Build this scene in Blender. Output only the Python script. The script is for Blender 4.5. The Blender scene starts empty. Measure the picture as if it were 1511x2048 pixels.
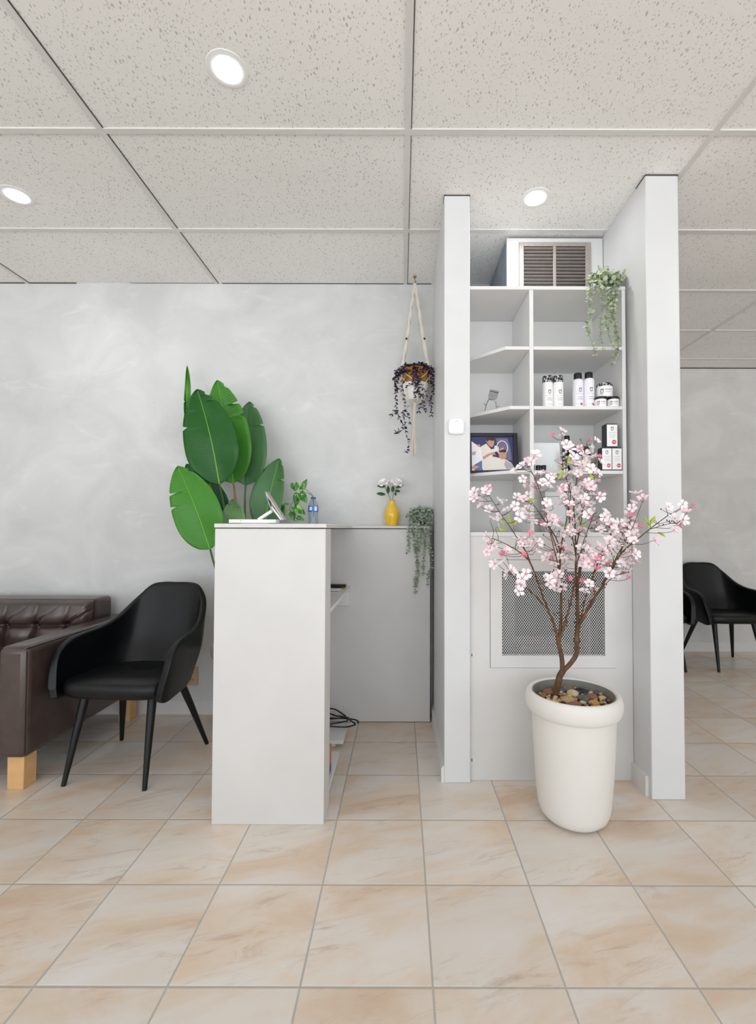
import bpy, bmesh, math, random
from mathutils import Vector, Matrix
PI = math.pi
sc = bpy.context.scene
COL = sc.collection
H_ROOM = 2.746          # ceiling height
T_FL, X_FL, Y_FL = 0.3379, -0.5923, 1.2024   # floor tile pitch and grid origin
# ------------------------------------------------------------------ camera
F_PX, PITCH, ROLL, CX, CY, CAM_H = 922.23, 0.0249, 0.0026, 802.0, 1035.5, 1.1651
cam_d = bpy.data.cameras.new('camera'); cam = bpy.data.objects.new('camera', cam_d); COL.objects.link(cam)
_f = Vector((0, math.cos(PITCH), math.sin(PITCH))); _u0 = Vector((0, -math.sin(PITCH), math.cos(PITCH))); _r0 = Vector((1, 0, 0))
_c, _s = math.cos(ROLL), math.sin(ROLL)
_R = _r0*_c + _u0*_s; _U = -_r0*_s + _u0*_c
cam.matrix_world = Matrix(((_R.x, _U.x, -_f.x, 0), (_R.y, _U.y, -_f.y, 0), (_R.z, _U.z, -_f.z, CAM_H), (0, 0, 0, 1)))
cam_d.sensor_fit = 'VERTICAL'; cam_d.sensor_height = 36.0; cam_d.lens = 36.0*F_PX/2048
cam_d.shift_x = -(CX-755.5)/2048; cam_d.shift_y = (CY-1024)/2048
cam_d.clip_start = 0.05
sc.camera = cam
def px(x, y, Y):
    "point at depth Y seen at photograph pixel x, y"
    d = _f*F_PX + _R*(x-CX) + _U*(CY-y)
    k = Y/d.y
    return Vector((d.x*k, Y, CAM_H + d.z*k))
# ------------------------------------------------------------------ materials
def lin(h):
    h = h.lstrip('#'); o = []
    for i in (0, 2, 4):
        c = int(h[i:i+2], 16)/255
        o.append(c/12.92 if c <= .04045 else ((c+.055)/1.055)**2.4)
    return (*o, 1.0)
class NT:
    def __init__(s, name):
        s.m = bpy.data.materials.new(name); s.m.use_nodes = True
        s.t = s.m.node_tree; s.b = s.t.nodes['Principled BSDF']
    def n(s, typ, **kw):
        nd = s.t.nodes.new(typ)
        for k, v in kw.items():
            if k == 'inp':
                for kk, vv in v.items():
                    if isinstance(vv, bpy.types.NodeSocket): s.t.links.new(vv, nd.inputs[kk])
                    else: nd.inputs[kk].default_value = vv
            else: setattr(nd, k, v)
        return nd
    def math(s, op, a, b=None, c=None):
        nd = s.n('ShaderNodeMath', operation=op)
        for i, v in enumerate((a, b, c)):
            if v is None: continue
            if isinstance(v, bpy.types.NodeSocket): s.t.links.new(v, nd.inputs[i])
            else: nd.inputs[i].default_value = v
        return nd.outputs[0]
    def mix(s, fac, a, b):
        nd = s.n('ShaderNodeMix', data_type='RGBA')
        for i, v in ((0, fac), (6, a), (7, b)):
            if isinstance(v, bpy.types.NodeSocket): s.t.links.new(v, nd.inputs[i])
            else: nd.inputs[i].default_value = v
        return nd.outputs[2]
    def ramp(s, fac, stops):
        nd = s.n('ShaderNodeValToRGB'); r = nd.color_ramp
        while len(r.elements) < len(stops): r.elements.new(.5)
        for e, (p, c) in zip(r.elements, stops): e.position = p; e.color = c
        s.t.links.new(fac, nd.inputs[0]); return nd.outputs[0]
    def noise(s, vec, scale, detail=3, rough=.55, dist=0):
        nd = s.n('ShaderNodeTexNoise', inp={'Scale': scale, 'Detail': detail, 'Roughness': rough, 'Distortion': dist})
        if vec is not None: s.t.links.new(vec, nd.inputs['Vector'])
        return nd.outputs[0]
    def pos(s): return s.n('ShaderNodeNewGeometry').outputs['Position']
    def obj(s): return s.n('ShaderNodeTexCoord').outputs['Object']
    def mapping(s, vec, loc=(0, 0, 0), rot=(0, 0, 0), scale=(1, 1, 1)):
        nd = s.n('ShaderNodeMapping', inp={'Location': loc, 'Rotation': rot, 'Scale': scale})
        s.t.links.new(vec, nd.inputs[0]); return nd.outputs[0]
    def bump(s, h, strength=.2, dist=.002):
        nd = s.n('ShaderNodeBump', inp={'Strength': strength, 'Distance': dist, 'Height': h})
        s.t.links.new(nd.outputs[0], s.b.inputs['Normal'])
    def set(s, **kw):
        names = {'col': 'Base Color', 'rough': 'Roughness', 'metal': 'Metallic', 'spec': 'Specular IOR Level', 'trans': 'Transmission Weight',
                 'ior': 'IOR', 'alpha': 'Alpha', 'coat': 'Coat Weight', 'coatr': 'Coat Roughness', 'sheen': 'Sheen Weight',
                 'emit': 'Emission Color', 'es': 'Emission Strength', 'sss': 'Subsurface Weight'}
        for k, v in kw.items():
            i = s.b.inputs[names[k]]
            if isinstance(v, bpy.types.NodeSocket): s.t.links.new(v, i)
            else: i.default_value = v
        return s
MATS = {}
def mat(name, col, rough=.5, var=0, scale=20, bump=0, bscale=None, **kw):
    "plain procedural material: base colour with a little noise in colour and relief"
    if name in MATS: return MATS[name]
    n = NT(name); c = lin(col)
    n.set(rough=rough, **kw)
    o = n.obj()
    if var:
        f = n.noise(o, scale, 3)
        lo = tuple(x*(1-var) for x in c[:3])+(1,); hi = tuple(min(1, x*(1+var)) for x in c[:3])+(1,)
        n.set(col=n.ramp(f, [(.3, lo), (.7, hi)]))
    else: n.set(col=c)
    if bump: n.bump(n.noise(o, bscale or scale*4, 4), bump, .002)
    MATS[name] = n.m; return n.m
def plaster(name, a, b, c):
    n = NT(name); p = n.pos()
    f = n.noise(n.mapping(p, scale=(1, 1, 1.3)), 2.2, 5, .6, .8)
    col = n.ramp(f, [(.3, lin(a)), (.52, lin(b)), (.75, lin(c))])
    g = n.noise(n.mapping(p, rot=(0, .7, 0), scale=(1.2, 1.2, 3.2)), 2.6, 3, .6, 1.2)
    g = n.ramp(g, [(.6, (0, 0, 0, 1)), (.78, (1, 1, 1, 1))])
    col = n.mix(n.math('MULTIPLY', g, .42), col, lin('eaecec'))
    n.set(col=col, rough=.5, spec=.35); n.bump(n.noise(p, 9, 4), .08, .004)
    return n.m
M_PLASTER = plaster('mottled plaster', 'c8caca', 'd2d3d3', 'dddede')
M_PLASTER_WARM = plaster('far wall plaster', 'cdccc9', 'd6d5d3', 'e0e0de')
def painted(name, a, rough=.42):
    n = NT(name); p = n.pos()
    f = n.noise(p, 3.0, 3, .5, .4); c = lin(a)
    n.set(col=n.ramp(f, [(.3, tuple(x*.955 for x in c[:3])+(1,)), (.7, tuple(min(1, x*1.03) for x in c[:3])+(1,))]), rough=rough, spec=.4)
    n.bump(n.noise(p, 60, 3), .04, .002); return n.m
M_PAINT = painted('white wall paint', 'dadbdc')
M_COUNTER = painted('counter paint', 'd8d7d6')
M_SHELF = painted('shelf paint', 'e3e3e2')
M_TRIM = painted('trim paint', 'dfdedc')
M_TBAR = painted('ceiling bar paint', 'dfdedb')
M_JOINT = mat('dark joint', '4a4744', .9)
# ceiling tile
n = NT('fissured ceiling tile'); p = n.pos()
warp = n.noise(p, 9, 2)
def specks(scale, rot, thr, seedoff):
    v = n.mapping(p, loc=(seedoff, seedoff*.7, 0), rot=(0, 0, rot), scale=(1, .55, 1))
    vo = n.n('ShaderNodeTexVoronoi', inp={'Scale': scale, 'Randomness': 1.0}); n.t.links.new(v, vo.inputs['Vector'])
    sep = n.n('ShaderNodeSeparateColor'); n.t.links.new(vo.outputs['Color'], sep.inputs[0])
    r = n.math('MULTIPLY', sep.outputs[0], thr)
    return n.ramp(n.math('SUBTRACT', vo.outputs['Distance'], r), [(.0, (1, 1, 1, 1)), (.05, (0, 0, 0, 1))])
s1 = specks(78, .5, .24, 0); s2 = specks(100, -.7, .22, 3.3); s3 = specks(150, .1, .28, 7.7)
sp = n.math('MAXIMUM', n.math('MAXIMUM', s1, s2), n.math('MULTIPLY', s3, .7))
cl = n.noise(p, 1.2, 3)
base = n.ramp(cl, [(.3, lin('f1f0ed')), (.7, lin('f8f7f5'))])
n.set(col=n.mix(n.math('MULTIPLY', sp, .5), base, lin('8a847e')), rough=.9, spec=.1)
n.bump(n.math('SUBTRACT', n.math('MULTIPLY', n.noise(p, 150, 2), .3), sp), .35, .003)
M_CEIL = n.m
# floor tile
n = NT('stone look floor tile'); p = n.pos()
g = n.mapping(p, loc=(-X_FL/T_FL, -Y_FL/T_FL, 0), scale=(1/T_FL, 1/T_FL, 1))
sx = n.n('ShaderNodeSeparateXYZ'); n.t.links.new(g, sx.inputs[0])
ids = []; edge = []
for i in (0, 1):
    ids.append(n.math('FLOOR', sx.outputs[i]))
    fr = n.math('FRACT', sx.outputs[i])
    edge.append(n.math('SUBTRACT', .5, n.math('ABSOLUTE', n.math('SUBTRACT', fr, .5))))
cmb = n.n('ShaderNodeCombineXYZ'); n.t.links.new(ids[0], cmb.inputs[0]); n.t.links.new(ids[1], cmb.inputs[1])
wn = n.n('ShaderNodeTexWhiteNoise', noise_dimensions='3D'); n.t.links.new(cmb.outputs[0], wn.inputs['Vector'])
off = n.n('ShaderNodeVectorMath', operation='SCALE', inp={3: 30.0}); n.t.links.new(wn.outputs['Color'], off.inputs[0])
add = n.n('ShaderNodeVectorMath', operation='ADD'); n.t.links.new(p, add.inputs[0]); n.t.links.new(off.outputs[0], add.inputs[1])
q = n.mapping(add.outputs[0], rot=(0, 0, -.30))
q1 = n.mapping(q, scale=(1.9, 4.6, 1)); q2 = n.mapping(q, scale=(4.2, 21, 1))
f1 = n.noise(q1, 1.0, 6, .62, .6); f2 = n.noise(q2, 1.0, 7, .72, 1.3); f3 = n.noise(n.mapping(q, scale=(1, 2.2, 1)), 2.4, 3, .5)
col = n.ramp(f1, [(.28, lin('e2dedb')), (.44, lin('dfd6cd')), (.58, lin('dbc8b5')), (.78, lin('ccae94'))])
st = n.ramp(f2, [(.53, (0, 0, 0, 1)), (.70, (1, 1, 1, 1))])
st = n.math('MULTIPLY', st, n.ramp(f3, [(.42, (0, 0, 0, 1)), (.62, (1, 1, 1, 1))]))
col = n.mix(n.math('MULTIPLY', st, .55), col, lin('9c7c66'))
tv = n.math('ADD', .93, n.math('MULTIPLY', wn.outputs['Value'], .1))
hv = n.n('ShaderNodeHueSaturation', inp={'Saturation': 1.0, 'Color': col, 'Value': tv})
gr = n.math('LESS_THAN', n.math('MINIMUM', edge[0], edge[1]), .0075)
n.set(col=n.mix(gr, hv.outputs[0], lin('b0ada7')), rough=n.math('ADD', .34, n.math('MULTIPLY', gr, .4)), spec=.45)
hgt = n.ramp(n.math('MINIMUM', edge[0], edge[1]), [(.004, (0, 0, 0, 1)), (.014, (1, 1, 1, 1))])
n.bump(n.math('ADD', hgt, n.math('MULTIPLY', n.noise(p, 25, 3), .12)), .4, .003)
M_FLOOR = n.m

M_BLACK_LEATHER = mat('black leatherette', '050609', .40, .1, 8, .06, 260, spec=.36)
M_LEG = mat('black metal leg', '090a0c', .42, spec=.4)
M_BROWN = mat('dark brown leather', '453733', .27, .25, 6, .04, 130, spec=.7)
M_PIPING = mat('dark brown piping', '241a19', .45)
M_WOOD = mat('light wood', 'dfb27c', .5, .08, 14)
M_POT = mat('white planter', 'e6e3de', .48, spec=.4)
M_POT_IN = mat('grey liner', '85857f', .6, .1, 30)
M_SOIL = mat('gravel bed', '6b5a48', .9, .4, 60, .5)
M_CHROME = mat('chrome', '8e8e92', .2, metal=1.0)
M_STEEL = mat('brushed steel', 'b0a6a1', .45, .08, 40, metal=.5)
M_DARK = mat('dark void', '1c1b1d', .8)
M_BLACK = mat('black plastic', '111216', .3)
M_BRASS = mat('brass', 'b08a44', .3, metal=1.0)
M_WHITE = mat('white plastic', 'f1f1f1', .35)
M_LILAC = mat('pale lilac can', 'eceaf2', .3)
M_CREAM = mat('cream cord', 'e9e2d3', .85, .1, 200, .4, 400)
M_BEIGE = mat('beige outlet', 'c9a888', .45)
M_RED = mat('red sticker', 'd9535c', .5)
M_INK = mat('ink grey', '4b4b50', .6)
M_INKL = mat('light ink', 'a9a9ad', .6)
M_CARD = mat('white card', 'eef2f4', .25)
M_YELLOW = mat('yellow glaze', 'f2c230', .15, .03, 6, spec=.6, coat=.4)
M_WICKER = mat('golden wicker', 'a9752e', .7, .35, 90, .6, 160)

# ------------------------------------------------------------------ mesh building
class B:
    def __init__(s): s.v = []; s.f = []; s.mi = []; s.uv = {}
    def add(s, vs, fs, mi=0):
        b = len(s.v); s.v += [Vector(v) for v in vs]
        for f in fs: s.f.append([b+i for i in f]); s.mi.append(mi)
        return b
    def box(s, x0, x1, y0, y1, z0, z1, mi=0):
        vs = [(x, y, z) for z in (z0, z1) for y in (y0, y1) for x in (x0, x1)]
        s.add(vs, [(0, 2, 3, 1), (4, 5, 7, 6), (0, 1, 5, 4), (2, 6, 7, 3), (0, 4, 6, 2), (1, 3, 7, 5)], mi); return s
    def prism(s, poly, z0, z1, mi=0):
        k = len(poly)
        s.add([(x, y, z0) for x, y in poly]+[(x, y, z1) for x, y in poly],
              [tuple(range(k))[::-1], tuple(range(k, 2*k))]+[(i, (i+1) % k, k+(i+1) % k, k+i) for i in range(k)], mi); return s
    def hexa(s, a, b, up, mi=0, w=.01):
        "bar from a to b of square section w, sides along up"
        a = Vector(a); b = Vector(b); d = (b-a).normalized(); u = Vector(up); u = (u-d*u.dot(d)).normalized(); r = d.cross(u)
        if isinstance(w, (int, float)): w = (w, w)
        vs = []
        for p in (a, b):
            for i, j in ((-1, -1), (1, -1), (1, 1), (-1, 1)): vs.append(p+r*i*w[0]/2+u*j*w[1]/2)
        s.add(vs, [(3, 2, 1, 0), (4, 5, 6, 7)]+[(i, (i+1) % 4, 4+(i+1) % 4, 4+i) for i in range(4)], mi); return s
    def tube(s, pts, r, n=8, mi=0, closed=False):
        pts = [Vector(p) for p in pts]; k = len(pts)
        if not isinstance(r, (list, tuple)): r = [r]*k
        elif len(r) != k: r = [r[0]+(r[-1]-r[0])*i/(k-1) for i in range(k)]
        t0 = (pts[1]-pts[0]).normalized()
        ref = Vector((0, 0, 1)) if abs(t0.z) < .9 else Vector((1, 0, 0))
        nrm = (ref-t0*ref.dot(t0)).normalized()
        vs = []
        for i, p in enumerate(pts):
            if closed: t = (pts[(i+1) % k]-pts[i-1]).normalized()
            else: t = (pts[min(i+1, k-1)]-pts[max(i-1, 0)]).normalized()
            nrm = (nrm-t*nrm.dot(t)).normalized(); bn = t.cross(nrm)
            for j in range(n):
                a = 2*PI*j/n; vs.append(p+(nrm*math.cos(a)+bn*math.sin(a))*r[i])
        fs = []
        for i in range(k if closed else k-1):
            for j in range(n):
                a = i*n+j; b = i*n+(j+1) % n; i2 = ((i+1) % k)*n
                fs.append((a, b, i2+(j+1) % n, i2+j))
        if not closed: fs += [tuple(range(n))[::-1], tuple(range((k-1)*n, k*n))]
        s.add(vs, fs, mi); return s
    def lathe(s, c, prof, n=32, mi=0, cap=True):
        c = Vector(c); vs = []; k = len(prof)
        for r, z in prof:
            for j in range(n):
                a = 2*PI*j/n; vs.append(c+Vector((r*math.cos(a), r*math.sin(a), z)))
        fs = [(i*n+j, i*n+(j+1) % n, (i+1)*n+(j+1) % n, (i+1)*n+j) for i in range(k-1) for j in range(n)]
        if cap: fs += [tuple(range(n))[::-1], tuple(range((k-1)*n, k*n))]
        s.add(vs, fs, mi); return s
    def sheet(s, rows, mi=0, uv=False, closeu=False):
        R = len(rows); Cn = len(rows[0]); vs = [p for r in rows for p in r]
        fs = [(i*Cn+j, i*Cn+(j+1) % Cn, (i+1)*Cn+(j+1) % Cn, (i+1)*Cn+j) for i in range(R-1) for j in range(Cn if closeu else Cn-1)]
        b = s.add(vs, fs, mi)
        if uv:
            for i in range(R):
                for j in range(Cn): s.uv[b+i*Cn+j] = (j/(Cn-1), i/(R-1))
        return s
    def ball(s, c, r, nu=10, nv=7, mi=0, ax=None):
        c = Vector(c); r = Vector((r, r, r)) if isinstance(r, (int, float)) else Vector(r); vs = []
        for i in range(1, nv):
            th = PI*i/nv
            for j in range(nu):
                a = 2*PI*j/nu; v = Vector((math.sin(th)*math.cos(a)*r.x, math.sin(th)*math.sin(a)*r.y, math.cos(th)*r.z)); vs.append(c+(ax@v if ax else v))
        k = len(vs); t = Vector((0, 0, r.z)); vs += [c+(ax@t if ax else t), c-(ax@t if ax else t)]
        fs = [(i*nu+j, (i+1)*nu+j, (i+1)*nu+(j+1) % nu, i*nu+(j+1) % nu) for i in range(nv-2) for j in range(nu)]
        fs += [(k, j, (j+1) % nu) for j in range(nu)]+[(k+1, (nv-2)*nu+(j+1) % nu, (nv-2)*nu+j) for j in range(nu)]
        s.add(vs, fs, mi); return s
    def build(s, name, mats, parent=None, loc=None, smooth=True, bevel=0, sub=0, solid=0, seg=2, angle=.6, recalc=True):
        off = Vector(loc) if loc is not None else Vector((0, 0, 0))
        if parent is not None:
            r = parent
            while r.parent: r = r.parent
            off = Vector(r.location)
        me = bpy.data.meshes.new(name); me.from_pydata([tuple(v-off) for v in s.v], [], s.f)
        for m in (mats if isinstance(mats, (list, tuple)) else [mats]): me.materials.append(m)
        for p, i in zip(me.polygons, s.mi): p.material_index = i
        if s.uv:
            ul = me.uv_layers.new(name='UVMap')
            for l in me.loops: ul.data[l.index].uv = s.uv.get(l.vertex_index, (0, 0))
        if recalc:
            bm = bmesh.new(); bm.from_mesh(me); bmesh.ops.recalc_face_normals(bm, faces=bm.faces); bm.to_mesh(me); bm.free()
        me.update()
        if smooth:
            for p in me.polygons: p.use_smooth = True
            if not sub: me.set_sharp_from_angle(angle=angle)
        o = bpy.data.objects.new(name, me); COL.objects.link(o)
        if parent is not None: o.parent = parent
        elif loc is not None: o.location = off
        if solid:
            m = o.modifiers.new('solid', 'SOLIDIFY'); m.thickness = solid; m.offset = 0
        if bevel:
            m = o.modifiers.new('bevel', 'BEVEL'); m.width = bevel; m.segments = seg; m.limit_method = 'ANGLE'; m.angle_limit = .6
        if sub:
            m = o.modifiers.new('sub', 'SUBSURF'); m.levels = sub; m.render_levels = sub
        return o
def tag(o, label, cat, group=None, kind=None):
    o['label'] = label; o['category'] = cat
    if group: o['group'] = group
    if kind: o['kind'] = kind
    return o
def thing(name, label, cat, loc=(0, 0, 0), group=None):
    o = bpy.data.objects.new(name, None); o.empty_display_size = .05; COL.objects.link(o); o.location = loc
    return tag(o, label, cat, group)
def structure(name, b, m, **kw):
    o = b.build(name, m, **kw); o['kind'] = 'structure'; return o
def copy_tree(o, parent=None):
    c = o.copy(); COL.objects.link(c)
    if parent is not None: c.parent = parent
    for ch in list(o.children): copy_tree(ch, c)
    return c
def spline(pts, n=6):
    "Catmull-Rom through pts"
    pts = [Vector(p) for p in pts]; out = []
    for i in range(len(pts)-1):
        p0 = pts[max(i-1, 0)]; p1 = pts[i]; p2 = pts[i+1]; p3 = pts[min(i+2, len(pts)-1)]
        for k in range(n):
            t = k/n
            out.append(.5*((2*p1)+(p2-p0)*t+(2*p0-5*p1+4*p2-p3)*t*t+(3*p1-p0-3*p2+p3)*t**3))
    out.append(pts[-1]); return out
def cr1(vals, s):
    "Catmull-Rom through a list of numbers at s in 0..1"
    k = len(vals)-1; x = min(max(s, 0), 1)*k; i = min(int(x), k-1); t = x-i
    p0, p1, p2, p3 = vals[max(i-1, 0)], vals[i], vals[i+1], vals[min(i+2, k)]
    return .5*((2*p1)+(p2-p0)*t+(2*p0-5*p1+4*p2-p3)*t*t+(3*p1-p0-3*p2+p3)*t**3)
def frame(d, up=Vector((0, 0, 1))):
    "matrix whose z axis is d"
    d = d.normalized(); x = up.cross(d)
    if x.length < 1e-4: x = Vector((1, 0, 0))
    x.normalize(); y = d.cross(x)
    return Matrix((x, y, d)).transposed()

# ------------------------------------------------------------------ the room
YB, YF, XPL, XPR = 2.94, 4.47, .2, 1.084
b = B(); b.box(-5.8, 6.0, -3.2, 4.7, -.12, 0); structure('floor', b, M_FLOOR, smooth=False)
b = B(); b.box(-5.8, 6.0, -3.2, 4.7, H_ROOM+.0045, H_ROOM+.1); structure('ceiling', b, M_CEIL, smooth=False)
b = B()
for i in range(-4, 5):
    x = -1.197+1.2192*i; b.box(x-.012, x+.012, -3.2, YF, H_ROOM-.0012, H_ROOM+.010)
for j in range(-7, 5):
    y = 1.7965+.6096*j; b.box(-5.8, 6.0, y-.012, y+.012, H_ROOM-.0008, H_ROOM+.010)
structure('trim_1', b, M_TBAR, smooth=False)
# open joints beside the long bars, along the wall and over the partitions
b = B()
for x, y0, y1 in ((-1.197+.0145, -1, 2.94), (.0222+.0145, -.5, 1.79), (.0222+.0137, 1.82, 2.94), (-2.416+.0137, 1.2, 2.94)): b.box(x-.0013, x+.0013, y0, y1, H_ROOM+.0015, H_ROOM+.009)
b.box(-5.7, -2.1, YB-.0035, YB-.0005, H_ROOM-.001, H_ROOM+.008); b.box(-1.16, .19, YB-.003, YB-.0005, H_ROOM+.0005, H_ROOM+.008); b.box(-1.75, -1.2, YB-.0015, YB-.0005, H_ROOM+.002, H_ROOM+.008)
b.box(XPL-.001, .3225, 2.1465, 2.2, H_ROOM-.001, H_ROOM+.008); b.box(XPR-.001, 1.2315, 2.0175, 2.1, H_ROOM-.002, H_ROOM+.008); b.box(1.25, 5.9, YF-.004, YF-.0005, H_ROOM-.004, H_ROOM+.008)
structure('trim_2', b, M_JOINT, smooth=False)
b = B(); b.box(-5.8, 1.15, YB, YB+.12, 0, H_ROOM+.02); structure('wall_back', b, M_PLASTER, smooth=False)
b = B(); b.box(XPL, .3215, 2.148, YB+.01, 0, H_ROOM+.004); structure('wall_partition_left', b, M_PAINT, smooth=True, bevel=.004)
b = B(); b.box(XPR, 1.2305, 2.019, YF+.01, 0, H_ROOM+.004); structure('wall_partition_right', b, M_PAINT, smooth=True, bevel=.004)
b = B(); b.box(1.2, 6.0, YF, YF+.12, 0, H_ROOM+.02); structure('wall_far', b, M_PLASTER_WARM, smooth=False)
b = B(); b.box(-5.92, -5.8, -3.2, YB+.1, 0, H_ROOM+.02); structure('wall_left', b, M_PLASTER, smooth=False)
b = B(); b.box(6.0, 6.12, -3.2, YF+.1, 0, H_ROOM+.02); structure('wall_right', b, M_PLASTER_WARM, smooth=False)
b = B(); b.box(-5.8, 6.0, -3.32, -3.2, 0, .25); b.box(-5.8, 6.0, -3.32, -3.2, 2.6, H_ROOM+.02)
for x in (-5.8, -2.9, 0, 2.9, 5.8): b.box(x, x+.2, -3.32, -3.2, .25, 2.6)
structure('wall_front', b, M_PAINT, smooth=False)
b = B(); b.box(-5.8, -.60, YB-.014, YB, 0, .076); b.box(-5.8, -.60, YB-.009, YB, .076, .083)
structure('baseboard_back', b, M_TRIM, smooth=False)
b = B(); b.box(XPL-.013, XPL, 2.15, YB, 0, .068); b.box(XPL-.008, XPL, 2.15, YB, .068, .076)
structure('baseboard_left', b, M_TRIM, smooth=False)
b = B(); b.box(XPR-.013, XPR, 2.045, 2.172, 0, .088); structure('baseboard_right', b, M_TRIM, smooth=False)
b = B(); b.box(1.2305, 6.0, YF-.014, YF, 0, .062); b.box(1.2305, 6.0, YF-.010, YF, .062, .074); b.box(1.2305, 6.0, YF-.006, YF, .074, .084)
structure('baseboard_far', b, M_TRIM, smooth=False)

# ------------------------------------------------------------------ ceiling downlights and added fill lamps
M_LAMP = NT('lamp diffuser').set(col=(1, 1, 1, 1), emit=(1, .99, .97, 1), es=26).m
LIGHT_W = 2.9
def lamp(x, y, w=LIGHT_W):
    ld = bpy.data.lights.new('downlight_or_fill', 'AREA'); ld.shape = 'DISK'; ld.size = .09; ld.energy = w; ld.color = (.985, .993, 1)
    lo = bpy.data.objects.new('downlight_or_fill', ld); COL.objects.link(lo); lo.location = (x, y, H_ROOM-.0105); return lo
def downlight(x, y, label):
    t = thing('ceiling_downlight', label, 'ceiling light', (x, y, H_ROOM+.004), 'recessed ceiling downlights')
    b = B(); b.lathe((x, y, H_ROOM+.004), [(.048, -.002), (.060, -.0030), (.069, -.0010), (.0705, .001)], 40, cap=False); b.build('trim_ring', M_WHITE, t)
    b = B(); b.lathe((x, y, H_ROOM+.004), [(.001, -.008), (.028, -.0075), (.040, -.006), (.0485, -.002)], 40, cap=False); b.build('diffuser', M_LAMP, t)
    lo = lamp(x, y); lo.parent = t; lo.location = (0, 0, -.011)
for (u, v), lab in (((455, 119), 'round white downlight nearest the camera, in a broad ceiling tile'),
                    ((34, 383), 'round white downlight in the ceiling above the brown sofa'),
                    ((1070, 385), 'round white downlight in the ceiling between the two white partitions, above the shelves')):
    d = 922.23*(H_ROOM-CAM_H)/(1058-v); q = px(u, v, d); downlight(q.x, d, lab)
for x, y in ((-4.2, 1.0), (-2.6, .1), (-.6, -.9), (1.9, 1.0), (.7, .4)): lamp(x, y)  # unseen lamps without fixtures, added to brighten the room and left-facing sides

# ------------------------------------------------------------------ reception counter
CT = 1.186
rc = thing('reception_counter', 'pale grey panelled reception counter with raised top and a wing along the wall', 'counter', (-.5, 2.4, 0))
b = B(); b.box(-.745, -.302, 1.846, 1.985, 0, CT-.0205); b.build('end_panel', M_COUNTER, rc, bevel=.002)
b = B(); b.prism([(-.748, 1.842), (-.298, 1.842), (-.298, 2.80), (.176, 2.80), (.176, YB-.003), (-.69, YB-.003), (-.69, 2.0), (-.748, 2.0)], CT-.0165, CT); b.build('top_board', M_COUNTER, rc, bevel=.003)
b = B(); b.box(-.66, .176, 2.812, 2.83, .004, CT-.0205); b.build('wing_panel', M_COUNTER, rc, bevel=.0015)
b = B(); b.box(-.685, -.667, 1.986, YB-.02, .004, CT-.018); b.build('side_panel', M_COUNTER, rc, bevel=.0015)
b = B(); b.box(-.665, -.306, 1.99, 2.808, .800, .818); b.build('desk_top', M_SHELF, rc, bevel=.002)
b = B(); b.box(-.66, -.310, 2.785, 2.808, .705, .799); b.build('desk_support', M_SHELF, rc, bevel=.002)
b = B(); b.box(-.66, -.306, 1.99, 2.325, .04, .06); b.box(-.66, -.34, 2.0, 2.32, 0, .04); b.build('base_board', M_SHELF, rc, bevel=.0015)
b = B(); b.box(-.66, -.304, 2.467, 2.69, .028, .046); b.box(-.66, -.35, 2.5, 2.68, 0, .028); b.build('base_board', M_SHELF, rc, bevel=.0015)
# carton edge peeping out behind the end panel
b = B(); b.box(-.50, -.318, 2.06, 2.14, .062, .18, 0); b.box(-.50, -.3175, 2.06, 2.14, .105, .181, 1)
tag(b.build('carton', [mat('blue print', '3a4a8c', .5), mat('orange print', 'd7733c', .5)], None, (-.41, 2.1, .062), smooth=False), 'small blue and orange carton on the base board behind the counter end', 'carton')
# cable coil
pts = []
for k in range(3):
    for i in range(28):
        a = 2*PI*i/28; rr = .135-.028*k+.01*math.sin(3*a+k)
        pts.append(Vector((-.40+rr*math.cos(a)*(1.15 if k == 0 else .9), 2.66+rr*.55*math.sin(a)+.02*k, .058+.012*k+.025*max(0, math.cos(a+2.4+k)))))
b = B(); b.tube(spline(pts, 2), .0042, 7); tag(b.build('power_cord', M_BLACK, None, (-.40, 2.66, .05)), 'looped black power cord lying on the base board under the desk', 'cord')
# papers and handset on desk
b = B(); b.box(-.46, -.318, 2.62, 2.78, .8185, .8205); tag(b.build('paper_sheet', mat('cream paper', 'e9d9bd', .7), None, (-.39, 2.7, .8185), smooth=False), 'cream paper sheet at the edge of the white desk, under the other papers', 'paper')
b = B(); b.box(-.52, -.345, 2.58, 2.74, .821, .8255); tag(b.build('paper_sheet', mat('white paper', 'f2f2f0', .7), None, (-.43, 2.66, .821), smooth=False), 'white stack of paper under the black handset on the desk', 'paper')
hs = thing('handset', 'black handset lying on white papers on the desk', 'handset', (-.42, 2.68, .826))
b = B(); b.box(-.50, -.318, 2.66, 2.70, .828, .846); b.build('handle', M_BLACK, hs, bevel=.006)
b = B(); b.box(-.50, -.415, 2.645, 2.715, .826, .868); b.build('body', M_BLACK, hs, bevel=.008)

# ------------------------------------------------------------------ white laptop stand
t = thing('laptop_stand', 'white and grey folding laptop stand open on top of the counter', 'laptop stand', (-.62, 1.96, CT))
Yl = 1.90
b = B(); x0, x1 = px(457, 1040, Yl).x, px(551, 1040, Yl).x
b.box(x0, x1, Yl, Yl+.06, CT+.003, CT+.018); b.box(x0+.05, x1-.03, Yl+.006, Yl+.054, CT, CT+.004); b.build('base_plate', M_WHITE, t, bevel=.003)
b = B(); b.box(x0+.048, x0+.052, Yl-.0006, Yl+.002, CT+.011, CT+.013); b.build('port', M_DARK, t, smooth=False)
a0 = px(514, 1039, Yl); a1 = px(545, 1019, Yl)
b = B(); b.hexa(a0+Vector((0, .02, 0)), a1+Vector((0, .02, 0)), (0, 1, 0), w=(.011, .022)); b.build('support_arm', M_WHITE, t, bevel=.002)
p0 = px(566, 1042, Yl); p1 = px(529.5, 983.5, Yl)
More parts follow.
